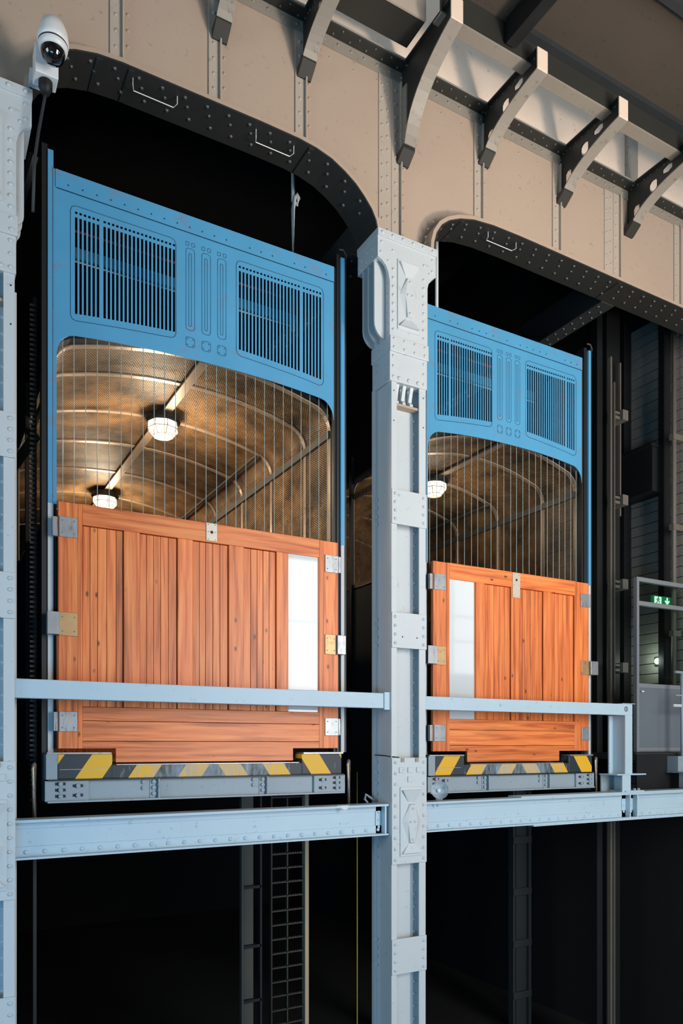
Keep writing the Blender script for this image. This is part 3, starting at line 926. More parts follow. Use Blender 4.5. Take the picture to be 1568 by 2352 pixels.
# ---------------------------------------------------------------- lift cars
def lift_car(xa, xb, xpl, xpr, dz, label, lamps, lamp_labels, n_wires, seedv, lamp_w):
    """xa..xb inner opening of the header, xpl..xpr outer edges of the posts"""
    t = thing('lift_car', ((xa + xb) / 2, 7.3, 4.5 + dz), label, 'lift', 'goods lift cars')
    xc = (xa + xb) / 2
    W = xb - xa
    y0, y1 = 7.30, 7.308
    top = 10.25 + dz

    # ----- blue header with real slots
    def arch(x):
        s = abs(x - xc) / (W / 2)
        z = 8.842 - 0.085 * s ** 2.2
        e = W / 2 - abs(x - xc)
        r = 0.16
        if e < r:
            z -= (r - math.sqrt(max(0, r * r - (r - e) ** 2))) * 1.15
        return z + dz

    def sbot(x):
        s = abs(x - xc) / (W / 2)
        return 9.075 - 0.115 * (s ** 1.6) + dz
    st, db, dt = 9.872 + dz, 9.902 + dz, 9.925 + dz
    sc = W / 2.88
    slots = []
    def group(a, c, n1, n2):
        n = n1 + n2
        gap = 0.55
        p = (c - a) / (n - 1 + gap)
        xs = [a + p * i + (gap * p if i >= n1 else 0) for i in range(n)]
        for x in xs: slots.append((x, x + p * 0.57))
    off = 0.16 * sc
    group(xa + off, xc - 0.36 * sc, 6 if sc > .95 else 5, 18)
    group(xc + 0.33 * sc, xb - off - 0.02, 18, 6 if sc > .95 else 4)
    slots.sort()
    cuts = set()
    for s in slots: cuts.update(s)
    xs = sorted(cuts | set(lin(xa, xb, 25)) | {xa + d for d in (0.01, 0.025, 0.045, 0.07, 0.1)} | {xb - d for d in (0.01, 0.025, 0.045, 0.07, 0.1)})
    xs = [x for i, x in enumerate(xs) if i == 0 or x - xs[i - 1] > 0.004 or x in cuts]
    m = MB()
    for a, c in zip(xs, xs[1:]):
        mid = (a + c) / 2
        isslot = any(s0 < mid < s1 for s0, s1 in slots)
        bands = [(arch(a), arch(c), sbot(a), sbot(c), 1), (sbot(a), sbot(c), st, st, 0), (st, st, db, db, 1), (db, db, dt, dt, 0), (dt, dt, top, top, 1)]
        for za, zc, zta, ztc, solid in bands:
            if isslot and not solid: continue
            m.prism([(a, za), (c, zc), (c, ztc), (a, zta)], 'y', y0, y1)
    hp = m.weld().build('header_panel', 'blue', t)
    # side cheeks of the opening, down beside the wires
    part('header_cheek', 'blue', t, xa - 0.03, xa, y0, 7.35, 7.2 + dz, top)
    part('door_channel', 'black', t, xa - 0.03, xa, y0, 7.35, 4.93 + dz, 7.2 + dz)
    part('header_cheek', 'black', t, xb, xb + 0.03, y0 + 0.005, 7.35, 4.93 + dz, top)
    # lapped plate at the top
    part('top_plate', 'blue', hp, xa - 0.01, xb, y0 - 0.007, y0, 10.085 + dz, top)
    for x in lin(xa + 0.1, xb - 0.1, 22):
        if random.random() < 0.75:
            rivet(hp, (x, y0 - 0.007, 10.135 + dz), mat='seam', r=0.008, name='screw')

    part('lap_line', 'seam', hp, xa, xb, y0 - 0.0078, y0 - 0.001, 10.079 + dz, 10.085 + dz)
    # seam outlines of the lapped sheets
    def outline(x0, x1, z0, z1, r, name='seam', open_=None, w=0.005):
        pts = []
        for cx, cz, a0 in ((x1 - r, z1 - r, 0), (x0 + r, z1 - r, 90), (x0 + r, z0 + r, 180), (x1 - r, z0 + r, 270)):
            for k in range(4):
                a = math.radians(a0 + 30 * k)
                pts.append((cx + r * math.cos(a), y0 - 0.001, cz + r * math.sin(a)))
        pts.append(pts[0])
        MB().tube(pts, w / 2, 4, cap=False).build(name, 'seam', hp)
    lo = 8.93 + dz
    for a, c in ((xa + off - 0.04, xc - 0.33 * sc), (xc + 0.30 * sc, xb - off + 0.03)):
        z0a, z0c = sbot(a) - 0.065, sbot(c) - 0.065
        r = 0.05
        pts = [(a, z0a + r), (a, 9.975 + dz - r), (a + r * .3, 9.975 + dz - r * .3), (a + r, 9.975 + dz), (c - r, 9.975 + dz), (c - r * .3, 9.975 + dz - r * .3), (c, 9.975 + dz - r), (c, z0c + r), (c - r * .3, z0c + r * .3), (c - r, z0c)]
        nn = 6
        pts += [(c - r + (a - c + 2 * r) * i / nn, sbot(c - r + (a - c + 2 * r) * i / nn) - 0.065) for i in range(1, nn + 1)] + [(a + r * .3, z0a + r * .3), (a, z0a + r)]
        MB().tube([(p[0], y0 - 0.001, p[1]) for p in pts], 0.003, 4, cap=False).build('seam', 'seam', hp)
    for i in (-1, 0, 1):
        bx = xc - 0.02 + i * 0.165 * sc
        outline(bx - 0.045 * sc, bx + 0.045 * sc, 9.12 + dz, 9.93 + dz, 0.03)
        outline(bx - 0.015 * sc, bx + 0.012 * sc, 9.16 + dz, 9.88 + dz, 0.01)
        for k in (-1, 1):
            outline(bx + k * 0.03 * sc - 0.016, bx + k * 0.03 * sc + 0.016, 9.955 + dz, 9.99 + dz, 0.006)
        outline(bx - 0.045 * sc, bx + 0.045 * sc, 8.955 + dz, 9.05 + dz, 0.02)
        for ax in (-1, 1):
            for az in (-1, 1):
                rivet(hp, (bx + ax * 0.028 * sc, y0, 9.0025 + dz + az * 0.028), mat='seam', r=0.006, name='screw')

    # ----- posts
    zs = 7.20 + dz
    lp = part('side_post', 'blue', t, xpl, xa - 0.03, 7.285, 7.36, zs, 10.40 + dz)
    part('side_post_lower', 'grey', t, xpl, xa - 0.03, 7.285, 7.36, 4.93 + dz, zs)
    part('post_bead', 'galv', t, xa - 0.036, xa - 0.029, 7.279, 7.286, 7.2 + dz, 10.25 + dz)
    part('guide_channel', 'black', t, xpl - 0.05, xpl, 7.30, 7.42, 4.5 + dz, 10.45 + dz)
    part('guide_channel', 'black', t, xb + 0.03, xpr - 0.045, 7.29, 7.40, 4.93 + dz, 10.40 + dz)
    part('side_post', 'blue', t, xpr - 0.045, xpr, 7.262, 7.38, zs, 10.36 + dz)
    part('side_post_lower', 'grey', t, xpr - 0.045, xpr - 0.005, 7.262, 7.36, 4.93 + dz, zs)
    part('guide_edge', 'black', t, xpr, xpr + 0.025, 7.27, 7.42, 4.93 + dz, 10.40 + dz)
    MB().tube([(xpr + 0.02, 7.27, 10.30 + dz), (xpr + 0.025, 7.27, 10.40 + dz), (xpr - 0.01, 7.27, 10.45 + dz), (xpr - 0.06, 7.28, 10.45 + dz)], 0.012, 6).build('post_hook', 'dark', t)

    # ----- hanging wires in the opening
    wr = MB().lathe([(0.0038, 0), (0.0038, 1)], (0, 0, 0), 6)
    me = bpy.data.meshes.new('wire'); me.from_pydata(wr.v, [], wr.f); me.materials.append(M['wire'])
    for x in lin(xa + 0.055, xb - 0.06, n_wires):
        o = bpy.data.objects.new('wire', me)
        zt = arch(x) + 0.03
        link(o, t, Vector((x + random.uniform(-.006, .006), 7.345, 6.95 + dz)))
        o.scale = (1, 1, zt - 6.95 - dz)

    # ----- cage: vault profile (x, z) from left foot to right foot
    cx0, cx1 = xa - 0.02, xb + 0.03
    yb0, yb1 = 7.42, 14.2
    R = 0.26
    prof = [(cx0, 7.22 + dz), (cx0, 8.50 + dz)]
    half = (cx1 - cx0) / 2
    xm = (cx0 + cx1) / 2
    for k in range(1, 7):
        a = PI - k / 6 * (PI / 2) * 0.9
        prof.append((cx0 + R + R * math.cos(a), 8.50 + dz + R * math.sin(a)))
    ze, xe = prof[-1][1], xm - prof[-1][0]
    for k in range(1, 12):
        q = 2 * k / 12 - 1
        prof.append((xm + xe * q, ze + (8.935 + dz - ze) * (1 - q * q)))
    for k in range(6, -1, -1):
        a = k / 6 * (PI / 2) * 0.9
        prof.append((cx1 - R + R * math.cos(a), 8.50 + dz + R * math.sin(a)))
    prof.append((cx1, 7.22 + dz))
    NY = 8
    ysl = lin(yb0, yb1, NY)
    vs, fs, uvs = [], [], []
    s_acc = [0]
    for p, q in zip(prof, prof[1:]):
        s_acc.append(s_acc[-1] + (Vector(q) - Vector(p)).length)
    o0 = org(t)
    for y in ysl:
        for p in prof: vs.append(Vector((p[0], y, p[1])) - o0)
    K = len(prof)
    for j in range(NY - 1):
        for i in range(K - 1):
            fs.append((j * K + i, j * K + i + 1, (j + 1) * K + i + 1, (j + 1) * K + i))
            uvs += [(s_acc[i], ysl[j]), (s_acc[i + 1], ysl[j]), (s_acc[i + 1], ysl[j + 1]), (s_acc[i], ysl[j + 1])]
    me = bpy.data.meshes.new('mesh_vault'); me.from_pydata(vs, [], fs)
    ul = me.uv_layers.new(name='UVMap')
    for i, u in enumerate(uvs): ul.data[i].uv = u
    me.materials.append(M['mesh'])
    me.polygons.foreach_set('use_smooth', [True] * len(me.polygons))
    mv = bpy.data.objects.new('mesh_vault', me); link(mv, t, o0)
    # roof sheet above the mesh
    roof = MB().ribbon([(p[0], p[1] + 0.06) for p in prof[2:-2]], yb0, yb1, 0.02)
    roof.build('roof_sheet', 'dark', t)
    # ribs that follow the vault
    inner = [(p[0], p[1]) for p in prof]
    def rib(y, w):
        path = [(xc + (p[0] - xc) * 0.992, p[1] - (0.012 if 1 < i < K - 2 else 0)) for i, p in enumerate(inner)]
        MB().ribbon(path, y - w, y + w, 0.012).build('rib', 'rib', t)
    for y in (7.44, 8.05, 9.02, 10.02, 11.1, 12.2, 13.2, 14.15):
        rib(y, 0.03)
    zc = max(p[1] for p in prof)
    part('ridge_bar', 'rib', t, xc - 0.05, xc + 0.05, yb0, yb1, zc - 0.045, zc - 0.02)
    for s, x in ((1, cx0 + 0.005), (-1, cx1 - 0.035)):
        part('side_bar', 'railbar', t, x, x + 0.03, yb0, yb1, 8.42 + dz, 8.50 + dz)
        part('side_bar', 'railbar', t, x, x + 0.03, yb0, yb1, 7.18 + dz, 7.26 + dz)
        part('side_panel', 'dark', t, x, x + 0.02, yb0, yb1, 4.85 + dz, 7.20 + dz)
    part('corner_bar', 'railbar', t, cx1 - 0.24, cx1 - 0.20, 9.02, yb1, 8.70 + dz, 8.72 + dz)
    for y in (9.02, 10.02, 11.1, 12.2):
        part('outer_post', 'black', t, cx0 - 0.04, cx0, y - 0.03, y + 0.03, 4.85 + dz, 9.0 + dz)
        part('outer_post', 'black', t, cx1, cx1 + 0.04, y - 0.03, y + 0.03, 4.85 + dz, 9.0 + dz)
    part('car_floor', 'dark', t, cx0, cx1, yb0, yb1, 4.78 + dz, 4.85 + dz)
    part('rear_gate', 'wood_v', t, cx0, cx1, yb1, yb1 + 0.05, 4.85 + dz, 7.2 + dz)
    # bars above the roof that show through the slots
    part('roof_bar', 'blue', t, xa, xb, 8.20, 8.26, 10.05 + dz, 10.16 + dz)
    MB().tube([(xa + .25, 8.16, 10.30 + dz), (xb - .2, 8.16, 10.30 + dz)], 0.014, 6).build('roof_rod', 'red', t, label='red rod')
    MB().tube([(xa, 8.10, 9.95 + dz), (xb - .1, 8.10, 9.95 + dz)], 0.008, 6).build('roof_rod', 'white', t, label='white rod')

    # ----- platform: raised hazard blocks, low sill, carrier beam
    hz = hazard('hazard_stripes_%d' % seedv, xc, 4.70 + dz)
    pl = part('sill', hz, t, xa - 0.02, xb + 0.0, 7.13, 7.28, 4.70 + dz, 4.822 + dz, bevel=0.006)
    part('sill_tread', 'galv', pl, xa + 0.5, xb - 0.5, 7.14, 7.29, 4.822 + dz, 4.83 + dz)
    part('block', hz, t, xa - 0.02, xa + 0.46 * sc, 7.125, 7.28, 4.70 + dz, 4.925 + dz, bevel=0.008)
    part('block', hz, t, xb - 0.48 * sc, xb + 0.0, 7.125, 7.28, 4.70 + dz, 4.915 + dz, bevel=0.008)
    part('block_cap', 'galv', t, xa - 0.11, xa + 0.45 * sc, 7.118, 7.285, 4.925 + dz, 4.94 + dz)
    part('block_cap', 'galv', t, xb - 0.46 * sc, xb + 0.015, 7.118, 7.285, 4.915 + dz, 4.932 + dz)
    part('end_box', 'grey2', t, xa - 0.115, xa - 0.02, 7.13, 7.28, 4.70 + dz, 4.925 + dz)
    part('crack_strip', 'galv', t, xa + 0.0, xa + 0.40 * sc, 7.123, 7.126, 4.785 + dz, 4.790 + dz)
    bx0, bx1 = xa - 0.125, xb + 0.045
    part('carrier_web', 'grey2', t, bx0 + 0.05, bx1 - 0.05, 7.16, 7.175, 4.50 + dz, 4.69 + dz)
    part('carrier_flange', 'grey2', t, bx0 + 0.02, bx1 - 0.02, 7.10, 7.25, 4.492 + dz, 4.508 + dz)
    part('carrier_flange', 'black', t, bx0 + 0.02, bx1 - 0.02, 7.115, 7.25, 4.685 + dz, 4.70 + dz)
    bolt = MB().lathe([(0.021, 0), (0.021, 0.02), (0.0005, 0.022)], (0, 0, 0), 6, (0, -1, 0))
    bme = bpy.data.meshes.new('bolt'); bme.from_pydata(bolt.v, [], bolt.f); bme.materials.append(M['grey2'])
    slotm = MB().box(-0.045, 0.045, -0.002, 0.0, -0.013, 0.013)
    sme = bpy.data.meshes.new('bolt_slot'); sme.from_pydata(slotm.v, [], slotm.f); sme.materials.append(M['ink'])
    for a, c, cols in ((bx0, bx0 + 0.375 * sc, ((0.13, 3), (0.28, 2))), (bx1 - 0.375 * sc, bx1, ((0.10, 2), (0.27, 3)))):
        ep = part('end_plate', 'grey2', t, a, c, 7.13, 7.16, 4.505 + dz, 4.688 + dz, bevel=0.003)
        for fx, nb in cols:
            for zz in (lin(4.55, 4.66, 3) if nb == 3 else (4.555, 4.64)):
                p = Vector((a + fx * sc, 7.13, zz + dz))
                o = bpy.data.objects.new('bolt_slot', sme); link(o, ep, p)
                o = bpy.data.objects.new('bolt', bme); link(o, ep, p)
    for fx in (0.345, 0.695):
        x = xa + fx * W - (0.11 if fx < .5 else 0)
        sf = part('carrier_stiffener', 'grey2', t, x, x + 0.012, 7.11, 7.16, 4.508 + dz, 4.688 + dz)
        part('carrier_leg', 'grey2', t, x - 0.07, x, 7.152, 7.16, 4.508 + dz, 4.688 + dz)
        for k, (ddx, zz) in enumerate(((-0.035, 4.55), (-0.035, 4.605), (-0.035, 4.66), (-0.13, 4.66), (-0.13, 4.605))):
            o = bpy.data.objects.new('bolt', bme); link(o, sf, Vector((x + ddx, 7.152 if k < 3 else 7.16, zz + dz)))

    # ----- lamps on the ridge bar
    for (y, lab) in zip(lamps, lamp_labels):
        l = thing('ceiling_lamp', (xc, y, zc - 0.30), lab, 'lamp', 'bulkhead lamps in the lift cars')
        z = zc - 0.045
        MB().lathe([(0.0005, 0), (0.20, 0), (0.205, -0.05), (0.175, -0.075), (0.0005, -0.075)], (xc, y, z), 20).build('base', 'black', l)
        gp = [(0.175, -0.075), (0.18, -0.15), (0.115, -0.225), (0.0005, -0.235)]
        MB().lathe(gp, (xc, y, z), 8).build('glass', 'lampglass', l)
        c = MB()
        for k in range(8):
            a = 2 * PI * k / 8
            c.tube([(xc + (r + .004) * math.cos(a), y + (r + .004) * math.sin(a), z + q - .002) for r, q in gp[:3]] + [(xc, y, z - 0.24)], 0.005, 4)
        for r, q in gp[1:3]:
            c.tube([(xc + (r + .004) * math.cos(2 * PI * k / 8), y + (r + .004) * math.sin(2 * PI * k / 8), z + q) for k in range(9)], 0.005, 4)
        c.build('cage', 'cage', l)
        d = bpy.data.lights.new('lamp_light', 'POINT'); d.energy = lamp_w; d.color = (1.0, 0.80, 0.55); d.shadow_soft_size = 0.12
        lo_ = bpy.data.objects.new('lamp_light', d); link(lo_, l, Vector((xc, y, z - 0.36)))
    return t, xc, hz


CARL = lift_car(1.14, 4.02, 1.062, 4.135, 0.0, 'large blue lift car with slotted header, left of the centre column', [8.88, 12.0],
                ['lit caged round lamp nearest the front of the left lift', 'lit caged round lamp just above the left gate'], 27, 1, 75)
CARR = lift_car(5.285, 7.82, 5.215, 7.95, -0.045, 'narrower blue lift car with slotted header, right of the centre column', [8.90],
                ['lit caged round lamp in the right lift beside the column'], 24, 2, 13)


# ---------------------------------------------------------------- wooden gates
def gate(label, xL, xR, stileL, stileR, panels, glass, latch, plates, dz):
    t = thing('lift_gate', ((xL + xR) / 2, 7.23, 4.84 + dz), label, 'gate', 'wooden lift gates')
    yF, yB = 7.205, 7.25
    zt, zr = 7.208 + dz, 7.018 + dz
    zbp = 5.36 + dz
    yP = yF + 0.018
    part('backing', 'black', t, xL + 0.02, xR - 0.02, yB, yB + 0.015, 4.97 + dz, zt - 0.02)
    # stiles: a wide board and a narrow one each side
    for a, c, bm in ((xL, stileL - 0.04, 0), (stileL - 0.039, stileL, 1), (stileR, stileR + 0.05, 1), (stileR + 0.051, xR, 0)):
        part('stile', 'wood_v', t, a, c, yF - (0.002 if bm else 0), yB, 4.975 + dz, zt - 0.004 if not bm else zt - 0.002, bevel=0.003)
    part('top_rail', 'wood_h', t, stileL, stileR, yF - 0.003, yB, zr, zt, bevel=0.004)
    x = stileL
    for kind, a, c, n in panels:
        if kind == 'post':
            part('mullion', 'wood_v', t, a, c, yF - 0.001, yB, zbp, zr, bevel=0.004)
        else:
            ws = [random.uniform(0.8, 1.25) for _ in range(n)]
            a += 0.003; c -= 0.007
            s = sum(ws); x = a
            for w in ws:
                d = (c - a) * w / s
                part('plank', 'wood_v', t, x + 0.002, x + d - 0.002, yP, yB, zbp, zr - 0.006, bevel=0.002)
                x += d
    a, c = glass
    part('pane', 'pane_white', t, a, c, yF + 0.016, yF + 0.028, zbp, zr, label='glazed pane, window reflection put into its white')
    part('glazing_bead', 'wood_v', t, c, c + 0.006, yF + 0.004, yB, zbp, zr)
    # horizontal boards at the foot, with a tongue that drops between the blocks
    tl, tr_ = stileL + 0.30 * (xR - xL) / 2.88, stileR - 0.31 * (xR - xL) / 2.88
    for a, c in ((5.232, 5.358), (5.045, 5.228)):
        part('foot_board', 'wood_h', t, stileL, stileR, yF, yB, a + dz, c + dz, bevel=0.003)
    MB().prism([(stileL, 4.975 + dz), (tl, 4.975 + dz), (tl, 4.845 + dz), (tr_, 4.845 + dz), (tr_, 4.975 + dz), (stileR, 4.975 + dz), (stileR, 5.041 + dz), (stileL, 5.041 + dz)],
               'y', yF, yB).build('foot_board', 'wood_h', t, bevel=0.003)
    # metal plates
    for px0, px1, pz0, pz1, mt, ear in plates:
        p = part('metal_plate', mt, t, px0, px1, yF - 0.012, yF - 0.001, pz0, pz1, bevel=0.003)
        for ax in (0.18, 0.82):
            for az in (0.2, 0.8):
                rivet(p, (px0 + (px1 - px0) * ax, yF - 0.012, pz0 + (pz1 - pz0) * az), mat='galv', r=0.007, name='screw')
        if ear:
            e0, e1, eo = ear
            part('guide_ear', 'galv', p, e0, e1, yF - 0.012 + eo, yF + 0.05, pz0 + 0.005, pz1 - 0.005, bevel=0.003)
    lx0, lx1, lz0, lz1 = latch
    lt = part('latch_plate', 'nickel', t, lx0, lx1, yF - 0.014, yF - 0.001, lz0, lz1, bevel=0.003)
    MB().lathe([(0.016, 0), (0.0005, 0.001)], ((lx0 + lx1) / 2, yF - 0.0145, lz1 - 0.09), 12, (0, -1, 0)).build('keyhole', 'ink', lt)
    for ax in (0.18, 0.82):
        for az in (0.08, 0.5, 0.92):
            rivet(lt, (lx0 + (lx1 - lx0) * ax, yF - 0.014, lz0 + (lz1 - lz0) * az), mat='galv', r=0.006, name='screw')
    return t


gate('wide orange pine gate of the left lift, pane near its right end', 1.14, 4.02, 1.348, 3.79,
     [('planks', 1.348, 1.723, 5), ('post', 1.723, 1.871, 0), ('planks', 1.871, 2.24, 5), ('post', 2.24, 2.39, 0), ('planks', 2.39, 2.766, 5),
      ('post', 2.766, 2.926, 0), ('planks', 2.926, 3.29, 5), ('post', 3.29, 3.425, 0)],
     (3.427, 3.784), (2.523, 2.637, 7.03, 7.207),
     [(1.145, 1.302, 6.885, 7.07, 'galv', (1.09, 1.142, 0.02)), (1.145, 1.306, 5.993, 6.206, 'brass', (1.04, 1.142, -0.03)), (1.145, 1.302, 5.128, 5.311, 'galv', (1.10, 1.142, 0.02)),
      (3.856, 4.018, 6.87, 7.056, 'galv', (4.019, 4.05, 0.0)), (3.856, 3.99, 5.985, 6.20, 'brass', (3.992, 4.095, -0.03)), (3.856, 4.018, 5.109, 5.30, 'galv', (4.019, 4.045, 0.0))], 0.0)
gate('narrow orange pine gate of the right lift, pane near its left end', 5.29, 7.842, 5.53, 7.585,
     [('post', 5.928, 6.07, 0), ('planks', 6.07, 6.489, 5), ('post', 6.489, 6.62, 0), ('planks', 6.62, 7.032, 6), ('post', 7.032, 7.169, 0), ('planks', 7.169, 7.583, 6)],
     (5.532, 5.916), (6.503, 6.626, 6.85, 7.16),
     [(5.30, 5.47, 6.83, 7.02, 'galv', (5.25, 5.297, 0.02)), (5.33, 5.47, 5.95, 6.17, 'brass', (5.19, 5.328, -0.03)), (5.30, 5.46, 5.05, 5.25, 'galv', (5.25, 5.297, 0.02)),
      (7.69, 7.838, 6.84, 7.02, 'galv', (7.839, 7.865, 0.0)), (7.70, 7.84, 5.94, 6.13, 'brass', (7.845, 7.98, -0.03)), (7.71, 7.838, 5.07, 5.25, 'galv', (7.839, 7.86, 0.0))], -0.04)

# ---------------------------------------------------------------- guide stubs beside the platforms
for x, lab in ((0.925, 'short rusty guide post left of the left platform'), (4.11, 'short rusty guide post right of the left platform'),
               (7.90, 'short rusty guide post right of the right platform')):
    t = thing('guide_post', (x, 7.13, 4.36), lab, 'post', 'rusty guide posts')
    MB().tube([(x, 7.13, 4.10), (x, 7.13, 4.80), (x + 0.004, 7.135, 4.84), (x + 0.006, 7.14, 4.855)], [0.022, 0.022, 0.019, 0.006], 10).build('post', 'steel', t, smooth=True)
    part('bracket', 'black', t, x - 0.015, x + 0.015, 7.13, 7.36, 4.55, 4.62)
    part('foot', 'black', t, x - 0.02, x + 0.02, 7.04, 7.15, 4.30, 4.37)

# ---------------------------------------------------------------- security camera
t = thing('security_camera', (0.97, 6.42, 10.3), 'white dome security camera on a bracket at the left column head', 'camera')
c = (0.975, 6.42, 10.61)
MB().lathe([(0.0005, 0.20), (0.045, 0.19), (0.085, 0.155), (0.112, 0.09), (0.12, 0.03), (0.12, 0.0), (0.112, -0.006)], c, 28).build('housing', 'white', t, smooth=True)
MB().lathe([(0.112, -0.006), (0.108, -0.008), (0.108, -0.016), (0.112, -0.018)], c, 28).build('gasket', 'rubber', t, smooth=True)
MB().lathe([(0.112, -0.018), (0.114, -0.03), (0.106, -0.06), (0.092, -0.065)], c, 28).build('lower_ring', 'white', t, smooth=True)
MB().lathe([(0.094, -0.060), (0.092, -0.085), (0.078, -0.122), (0.05, -0.148), (0.0005, -0.158)], c, 28).build('dome', 'lens', t, smooth=True)
bx = part('mounting_box', 'white', t, 0.86, 1.04, 6.56, 6.72, 10.46, 10.70, bevel=0.008)
for xx in (0.92, 0.98):
    MB().lathe([(0.018, 0), (0.0005, 0.001)], (xx, 6.63, 10.4595), 12, (0, 0, -1)).build('cable_hole', 'ink', bx)
MB().tube([(0.975, 6.58, 10.72), (0.975, 6.5, 10.74), (0.975, 6.44, 10.74)], 0.03, 10).build('arm', 'white', t)
part('arm_plate', 'white', t, 0.93, 1.02, 6.53, 6.60, 10.66, 10.80, bevel=0.004)
MB().lathe([(0.055, 0), (0.055, -0.05), (0.03, -0.10), (0.0005, -0.10)], (0.95, 6.64, 10.46), 16).build('cable_gland', 'rubber', t, smooth=True)
MB().tube([(0.95, 6.64, 10.37), (0.94, 6.64, 10.30), (0.90, 6.66, 10.05), (0.87, 6.68, 9.80), (0.862, 6.70, 9.4)], 0.013, 8).build('conduit', 'dark', t, smooth=True)
part('wall_strap', 'grey', t, 0.84, 1.0, 6.72, 6.80, 10.50, 10.60)

# ---------------------------------------------------------------- staples on the arch soffits
for x0, x1, z, lab in ((1.73, 2.14, 10.965, 'thin wire staple on the left arch, left of the two'), (2.93, 3.34, 10.965, 'thin wire staple on the left arch, right of the two'),
                       (5.86, 6.29, 10.955, 'thin wire staple on the right arch')):
    MB().tube([(x0, 6.90, z + 0.08), (x0, 6.90, z), (x0 + 0.02, 6.955, z), (x1 - 0.02, 6.955, z), (x1, 6.90, z), (x1, 6.90, z + 0.08)], 0.0045, 6).build('wire_staple', 'white')
    tag(bpy.context.scene.objects[-1] if False else list(COL.objects)[-1], lab, 'staple', 'wire staples under the arches')

# ---------------------------------------------------------------- suspension rods, beams behind the facade
for pts, lab in (([(3.67, 7.6, 9.6), (3.67, 7.6, 10.95), (3.69, 7.6, 11.08), (3.72, 7.6, 11.13), (3.74, 7.6, 11.09), (3.72, 7.6, 11.02), (3.68, 7.62, 11.05), (3.67, 7.65, 13.5)], 'hooked grey rod above the right end of the left lift'),
                 ([(5.56, 7.5, 10.2), (5.56, 7.5, 11.3), (5.56, 7.5, 13.5)], 'grey rod above the left end of the right lift')):
    MB().tube(pts, 0.022, 8).build('suspension_rod', 'grey', smooth=True)
    tag(list(COL.objects)[-1], lab, 'rod')
for x, y0, y1, z, lab in ((8.10, 7.22, 11.5, 11.0, 'dark riveted girder running back beyond the right lift'), (4.20, 7.22, 11.5, 10.40, 'dark riveted girder running back between the lifts')):
    t = thing('back_girder', (x + 0.1, 8, z), lab, 'girder')
    fl = part('bottom_flange', 'dark', t, x, x + 0.24, y0, y1, z, z + 0.02)
    part('web', 'dark', t, x + 0.11, x + 0.13, y0, y1, z + 0.02, z + 0.5)
    k = 0
    for y in [y0 + 0.1 + 0.16 * i for i in range(24)]:
        for xx in (0.055, 0.185):
            rivet(fl, (x + xx, y + (0.08 if xx > .1 else 0), z), (0, 0, -1), 'rivet_dark', 0.018)

# ---------------------------------------------------------------- dark machinery left of the left lift
t = thing('rack_strip', (0.95, 7.5, 4.4), 'black toothed rack strip beside the left lift post', 'rack')
part('rail', 'black', t, 0.955, 0.985, 7.42, 7.46, 0, 9.1)
m = MB()
z = 4.5
while z < 9.0:
    m.box(0.925, 0.985, 7.40, 7.42, z, z + 0.02); z += 0.045
m.build('teeth', 'black', t, kind='stuff')
for a, c, lab in (((0.55, 8.6, 7.3), (1.0, 7.6, 7.9), 'dark diagonal brace low beside the left lift'), ((0.6, 9.0, 9.2), (1.0, 7.7, 10.6), 'dark diagonal brace high beside the left lift')):
    MB().tube([a, c], 0.05, 6).build('diagonal_brace', 'black')
    tag(list(COL.objects)[-1], lab, 'brace')

# ---------------------------------------------------------------- right-hand side: board wall, guide rails, door
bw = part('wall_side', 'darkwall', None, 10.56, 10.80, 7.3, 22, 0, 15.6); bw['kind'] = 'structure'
z = 4.2
row = 0
while z < 11.8:
    y = 7.35 - (0.6 if row % 2 else 0)
    while y < 10.6:
        a = max(7.35, y)
        part('board', 'board', bw, 10.535 + random.uniform(-.004, .004), 10.56, a + 0.003, min(10.7, y + 1.2) - 0.003, z + 0.005, z + 0.158)
        y += 1.2
    z += 0.165
    row += 1
# deep posts against the board wall
for y, w in ((8.75, 0.12), (7.98, 0.10)):
    part('wall_post', 'black', bw, 10.36, 10.535, y, y + w, 4.0, 13)
t = thing('switch_cabinet', (10.4, 8.3, 8.95), 'dark cabinet hanging on the board wall above the glass door', 'cabinet')
part('body', 'black', t, 10.20, 10.53, 8.07, 8.73, 9.05, 9.75)
part('hood', 'black', t, 10.16, 10.53, 8.05, 8.74, 9.75, 9.80)

t = thing('guide_rail', (9.4, 8.2, 4.0), 'grey lift guide rail with clamp boxes right of the right lift', 'rail')
part('rail', 'warmpost', t, 9.36, 9.39, 8.16, 8.22, 0.2, 11.0)
part('rail_web', 'warmpost', t, 9.40, 9.415, 8.12, 8.20, 0.2, 10.6)
part('back_post', 'black', t, 9.22, 9.34, 8.3, 8.42, 0.2, 12)
part('back_post', 'black', t, 9.50, 9.80, 8.36, 8.44, 0.2, 12)
part('edge_strip', 'warmpost', t, 9.64, 9.665, 8.22, 8.26, 8.6, 11.0)
for z in (10.03, 8.72, 7.42, 6.13):
    cb = part('clamp_box', 'clampgrey', t, 9.52, 9.64, 8.06, 8.30, z, z + 0.155, bevel=0.004)
    part('clamp_jaw', 'warmpost', cb, 9.42, 9.52, 8.12, 8.20, z + 0.02, z + 0.06)
    part('clamp_jaw', 'warmpost', cb, 9.42, 9.52, 8.12, 8.20, z + 0.10, z + 0.13)
t = thing('wall_pipe', (10.28, 7.72, 5.0), 'slim grey pipe with two clamps at the right edge', 'pipe')
MB().tube([(10.30, 7.75, 5.9), (10.30, 7.75, 12.0)], 0.035, 10).build('pipe', 'warmpost', t, smooth=True)
for z in (9.75, 8.35, 6.7):
    part('pipe_clamp', 'warmpost', t, 10.24, 10.56, 7.71, 7.79, z, z + 0.09)

